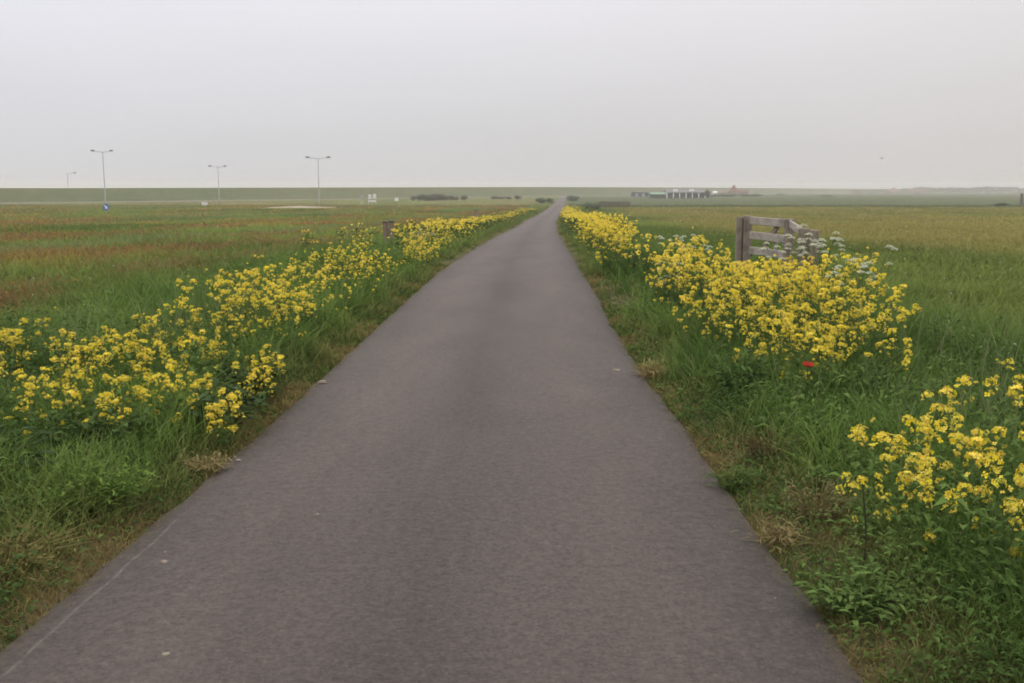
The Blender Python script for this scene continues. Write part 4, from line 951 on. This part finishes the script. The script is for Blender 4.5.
t = thing('farm_building', 'long low building with white pillars and grey roof in the distance', 'building', (x0, Yb, zb))
m = MB(); gable_wall(m, 0, W, 0, 7, 2.5, 3.75); m.obj('wall', M_darkwall, t)
m = MB(); gable(m, 0, W, 0, 7, 2.5, 3.8, .4); rf = m.obj('roof', M_greyroof, t)
for px in (676, 692): 
    xc = X_at(px, Yb)-x0; m = MB(); m.box(xc-1.1, xc+1.1, 1.1, 1.7, 3.0, 4.1, (.8,)*3, .03); m.obj('skylight', M_whitep, rf)
NPIL = 7
for k in range(NPIL):
    xc = .2+(W-.4)*k/(NPIL-1); m = MB(); m.box(xc-.20, xc+.20, -.45, -.12, 0, 2.45, (.8,)*3, .02); m.obj('pillar', M_whitep, t)
    if k < NPIL-1:
        xa = xc+.5; xb = .2+(W-.4)*(k+1)/(NPIL-1)-.5
        m = MB(); m.box(xa, xb, -.06, -.003, .9, 2.2, (.8,)*3); wf = m.obj('window', M_dark, t)
        m = MB(); m.box(xa+.12, xb-.12, -.08, -.063, 1.0, 2.1, (.1,)*3); m.obj('pane', M_glass, wf)
Yb = 440; zb = float(terr(Yb)); x0, x1 = X_at(651, Yb), X_at(665.5, Yb); W = x1-x0
t = thing('shed', 'dark shed with pale green roof left of the long pillared building', 'shed', (x0, Yb, zb))
m = MB(); gable_wall(m, 0, W, 0, 5, 1.75, 2.6); m.obj('wall', M_greendark, t)
m = MB(); gable(m, 0, W, 0, 5, 1.75, 2.65, .25); m.obj('roof', M_greenroof, t)
m = MB(); m.box(W*.3, W*.55, -.05, -.003, 0, 1.6); m.obj('door', M_darkwall, t)
Yb = 560; zb = float(terr(Yb)); x0, x1 = X_at(632, Yb), X_at(654, Yb); W = x1-x0
t = thing('shed', 'long flat dark grey shed at the left end of the farm buildings', 'shed', (x0, Yb, zb))
m = MB(); m.box(0, W, 0, 6, 0, 2.4); m.obj('wall', M_darkwall, t)
m = MB(); m.box(-.3, W+.3, -.3, 6.3, 2.403, 2.62, (.4,)*3, .03); m.obj('roof', surf_mat('slate_grey_roof', (.12, .13, .15), .7, 2, .15), t)
for k in range(3): m = MB(); m.box(W*(.15+.3*k), W*(.15+.3*k)+1.6, -.05, -.003, 0, 2); m.obj('door', M_greyboard, t)

def pyramid_house(px, Y, W, hw, hr, roof, label):
    zb = float(terr(Y)); t = thing('farmhouse', label, 'house', (X_at(px, Y), Y, zb))
    m = MB(); m.box(-W/2, W/2, 0, W, 0, hw); m.obj('wall', M_brick, t)
    o_ = .4; m = MB(); b = m.add([(-W/2-o_, -o_, hw+.01), (W/2+o_, -o_, hw+.01), (W/2+o_, W+o_, hw+.01), (-W/2-o_, W+o_, hw+.01), (-W*.07, W/2, hw+hr), (W*.07, W/2, hw+hr)], (.3,)*3)
    m.q += [(b, b+1, b+5, b+4), (b+2, b+3, b+4, b+5), (b+3, b+2, b+1, b)]; m.t += [(b+1, b+2, b+5), (b+3, b, b+4)]; rf = m.obj('roof', roof, t)
    m = MB(); m.box(W*.08, W*.16, W*.42, W*.5, hw+hr*.7, hw+hr+.6, (.3,)*3); m.obj('chimney', M_brick, rf)
    for k in (-.32, 0, .32):
        m = MB(); m.box(W*k-.55, W*k+.55, -.06, -.003, .9, hw-.35); wf = m.obj('window', M_whitep, t)
        m = MB(); m.box(W*k-.45, W*k+.45, -.08, -.063, 1.0, hw-.45); m.obj('pane', M_glass, wf)
pyramid_house(734.5, 800, 7.2, 2.6, 5.0, M_redroof, 'red farmhouse with a steep pyramid roof on the right horizon')
def barn(px, Y, W, hw, hr, roof, wall, label, name='barn'):
    zb = float(terr(Y)); t = thing(name, label, name, (X_at(px, Y), Y, zb))
    m = MB(); gable_wall(m, -W/2, W/2, 0, 6, hw, hw+hr); m.obj('wall', wall, t)
    m = MB(); gable(m, -W/2, W/2, 0, 6, hw, hw+hr+.05, .3); m.obj('roof', roof, t)
    m = MB(); m.box(-W*.12, W*.12, -.06, -.003, 0, hw*.8); m.obj('door', M_darkwall, t)
barn(744, 815, 7, 2.2, 1.9, M_redroof, M_brick, 'low red roofed barn right of the pyramid roofed farmhouse')
barn(722, 810, 5, 1.8, 1.3, M_pinkroof, M_brick, 'small faded roofed barn left of the pyramid roofed farmhouse')
barn(715.5, 790, 2.6, 2.0, 1.0, M_whitep, M_whitep, 'tiny white shed between the pillared building and the farmhouse', 'shed')
barn(530.5, 700, 3.6, 1.8, .8, M_whitep, M_whitep, 'small white shed near the far end of the path', 'shed')
pyramid_house(895, 1300, 14, 2.6, 4.8, M_pinkroof, 'hazy pale red roofed farmhouse on the far right horizon')
barn(918, 1320, 16, 2.6, 2.6, M_pinkroof, M_brick, 'hazy low farm barn right of the pale red farmhouse')
barn(858, 1250, 9, 2.4, 2.2, M_redroof, M_brick, 'hazy reddish barn left of the pale red farmhouse')

# a small bird over the right field
t = thing('bird', 'tiny dark bird flying above the right field', 'bird', (X_at(880, 90), 90, Z_at(158.5, 90)), .4)
m = MB(); m.tube([(-.14, 0, 0), (-.06, 0, .0), (.06, 0, .01), (.13, 0, .03), (.17, 0, .03)], [.008, .035, .04, .025, .006], (.2,)*3, 8, True); m.obj('body', M_bird, t, True)
for s_ in (-1, 1):
    m = MB(); p = [(.05, s_*.02, .02), (.06, s_*.14, .08), (.0, s_*.30, .05), (-.03, s_*.14, .075), (-.04, s_*.02, .02)]; q = [(a, b, c-.008) for a, b, c in p]
    b = m.add(p+q, (.2,)*3); m.q += [(b, b+1, b+3, b+4), (b+5, b+6, b+8, b+9)]+[(b+i, b+(i+1) % 5, b+5+(i+1) % 5, b+5+i) for i in range(5)]; m.t += [(b+1, b+2, b+3), (b+6, b+7, b+8)]
    m.obj('wing', M_bird, t)

# ------------------------------------------------------------------ haze
hm, nt, o = mat_new('haze_air')
pv = N(nt, 'ShaderNodeVolumePrincipled', {'Color': (.87, .855, .85, 1), 'Density': .0005, 'Anisotropy': 0.0}); nt.links.new(pv.outputs[0], o.inputs['Volume'])
m = MB(); m.box(-2700, 2700, -70, 2750, -3.0, 12.5); hz = m.obj('haze', hm); hz['kind'] = 'stuff'; hz['label'] = 'pale haze over the fields'; hz['category'] = 'haze'
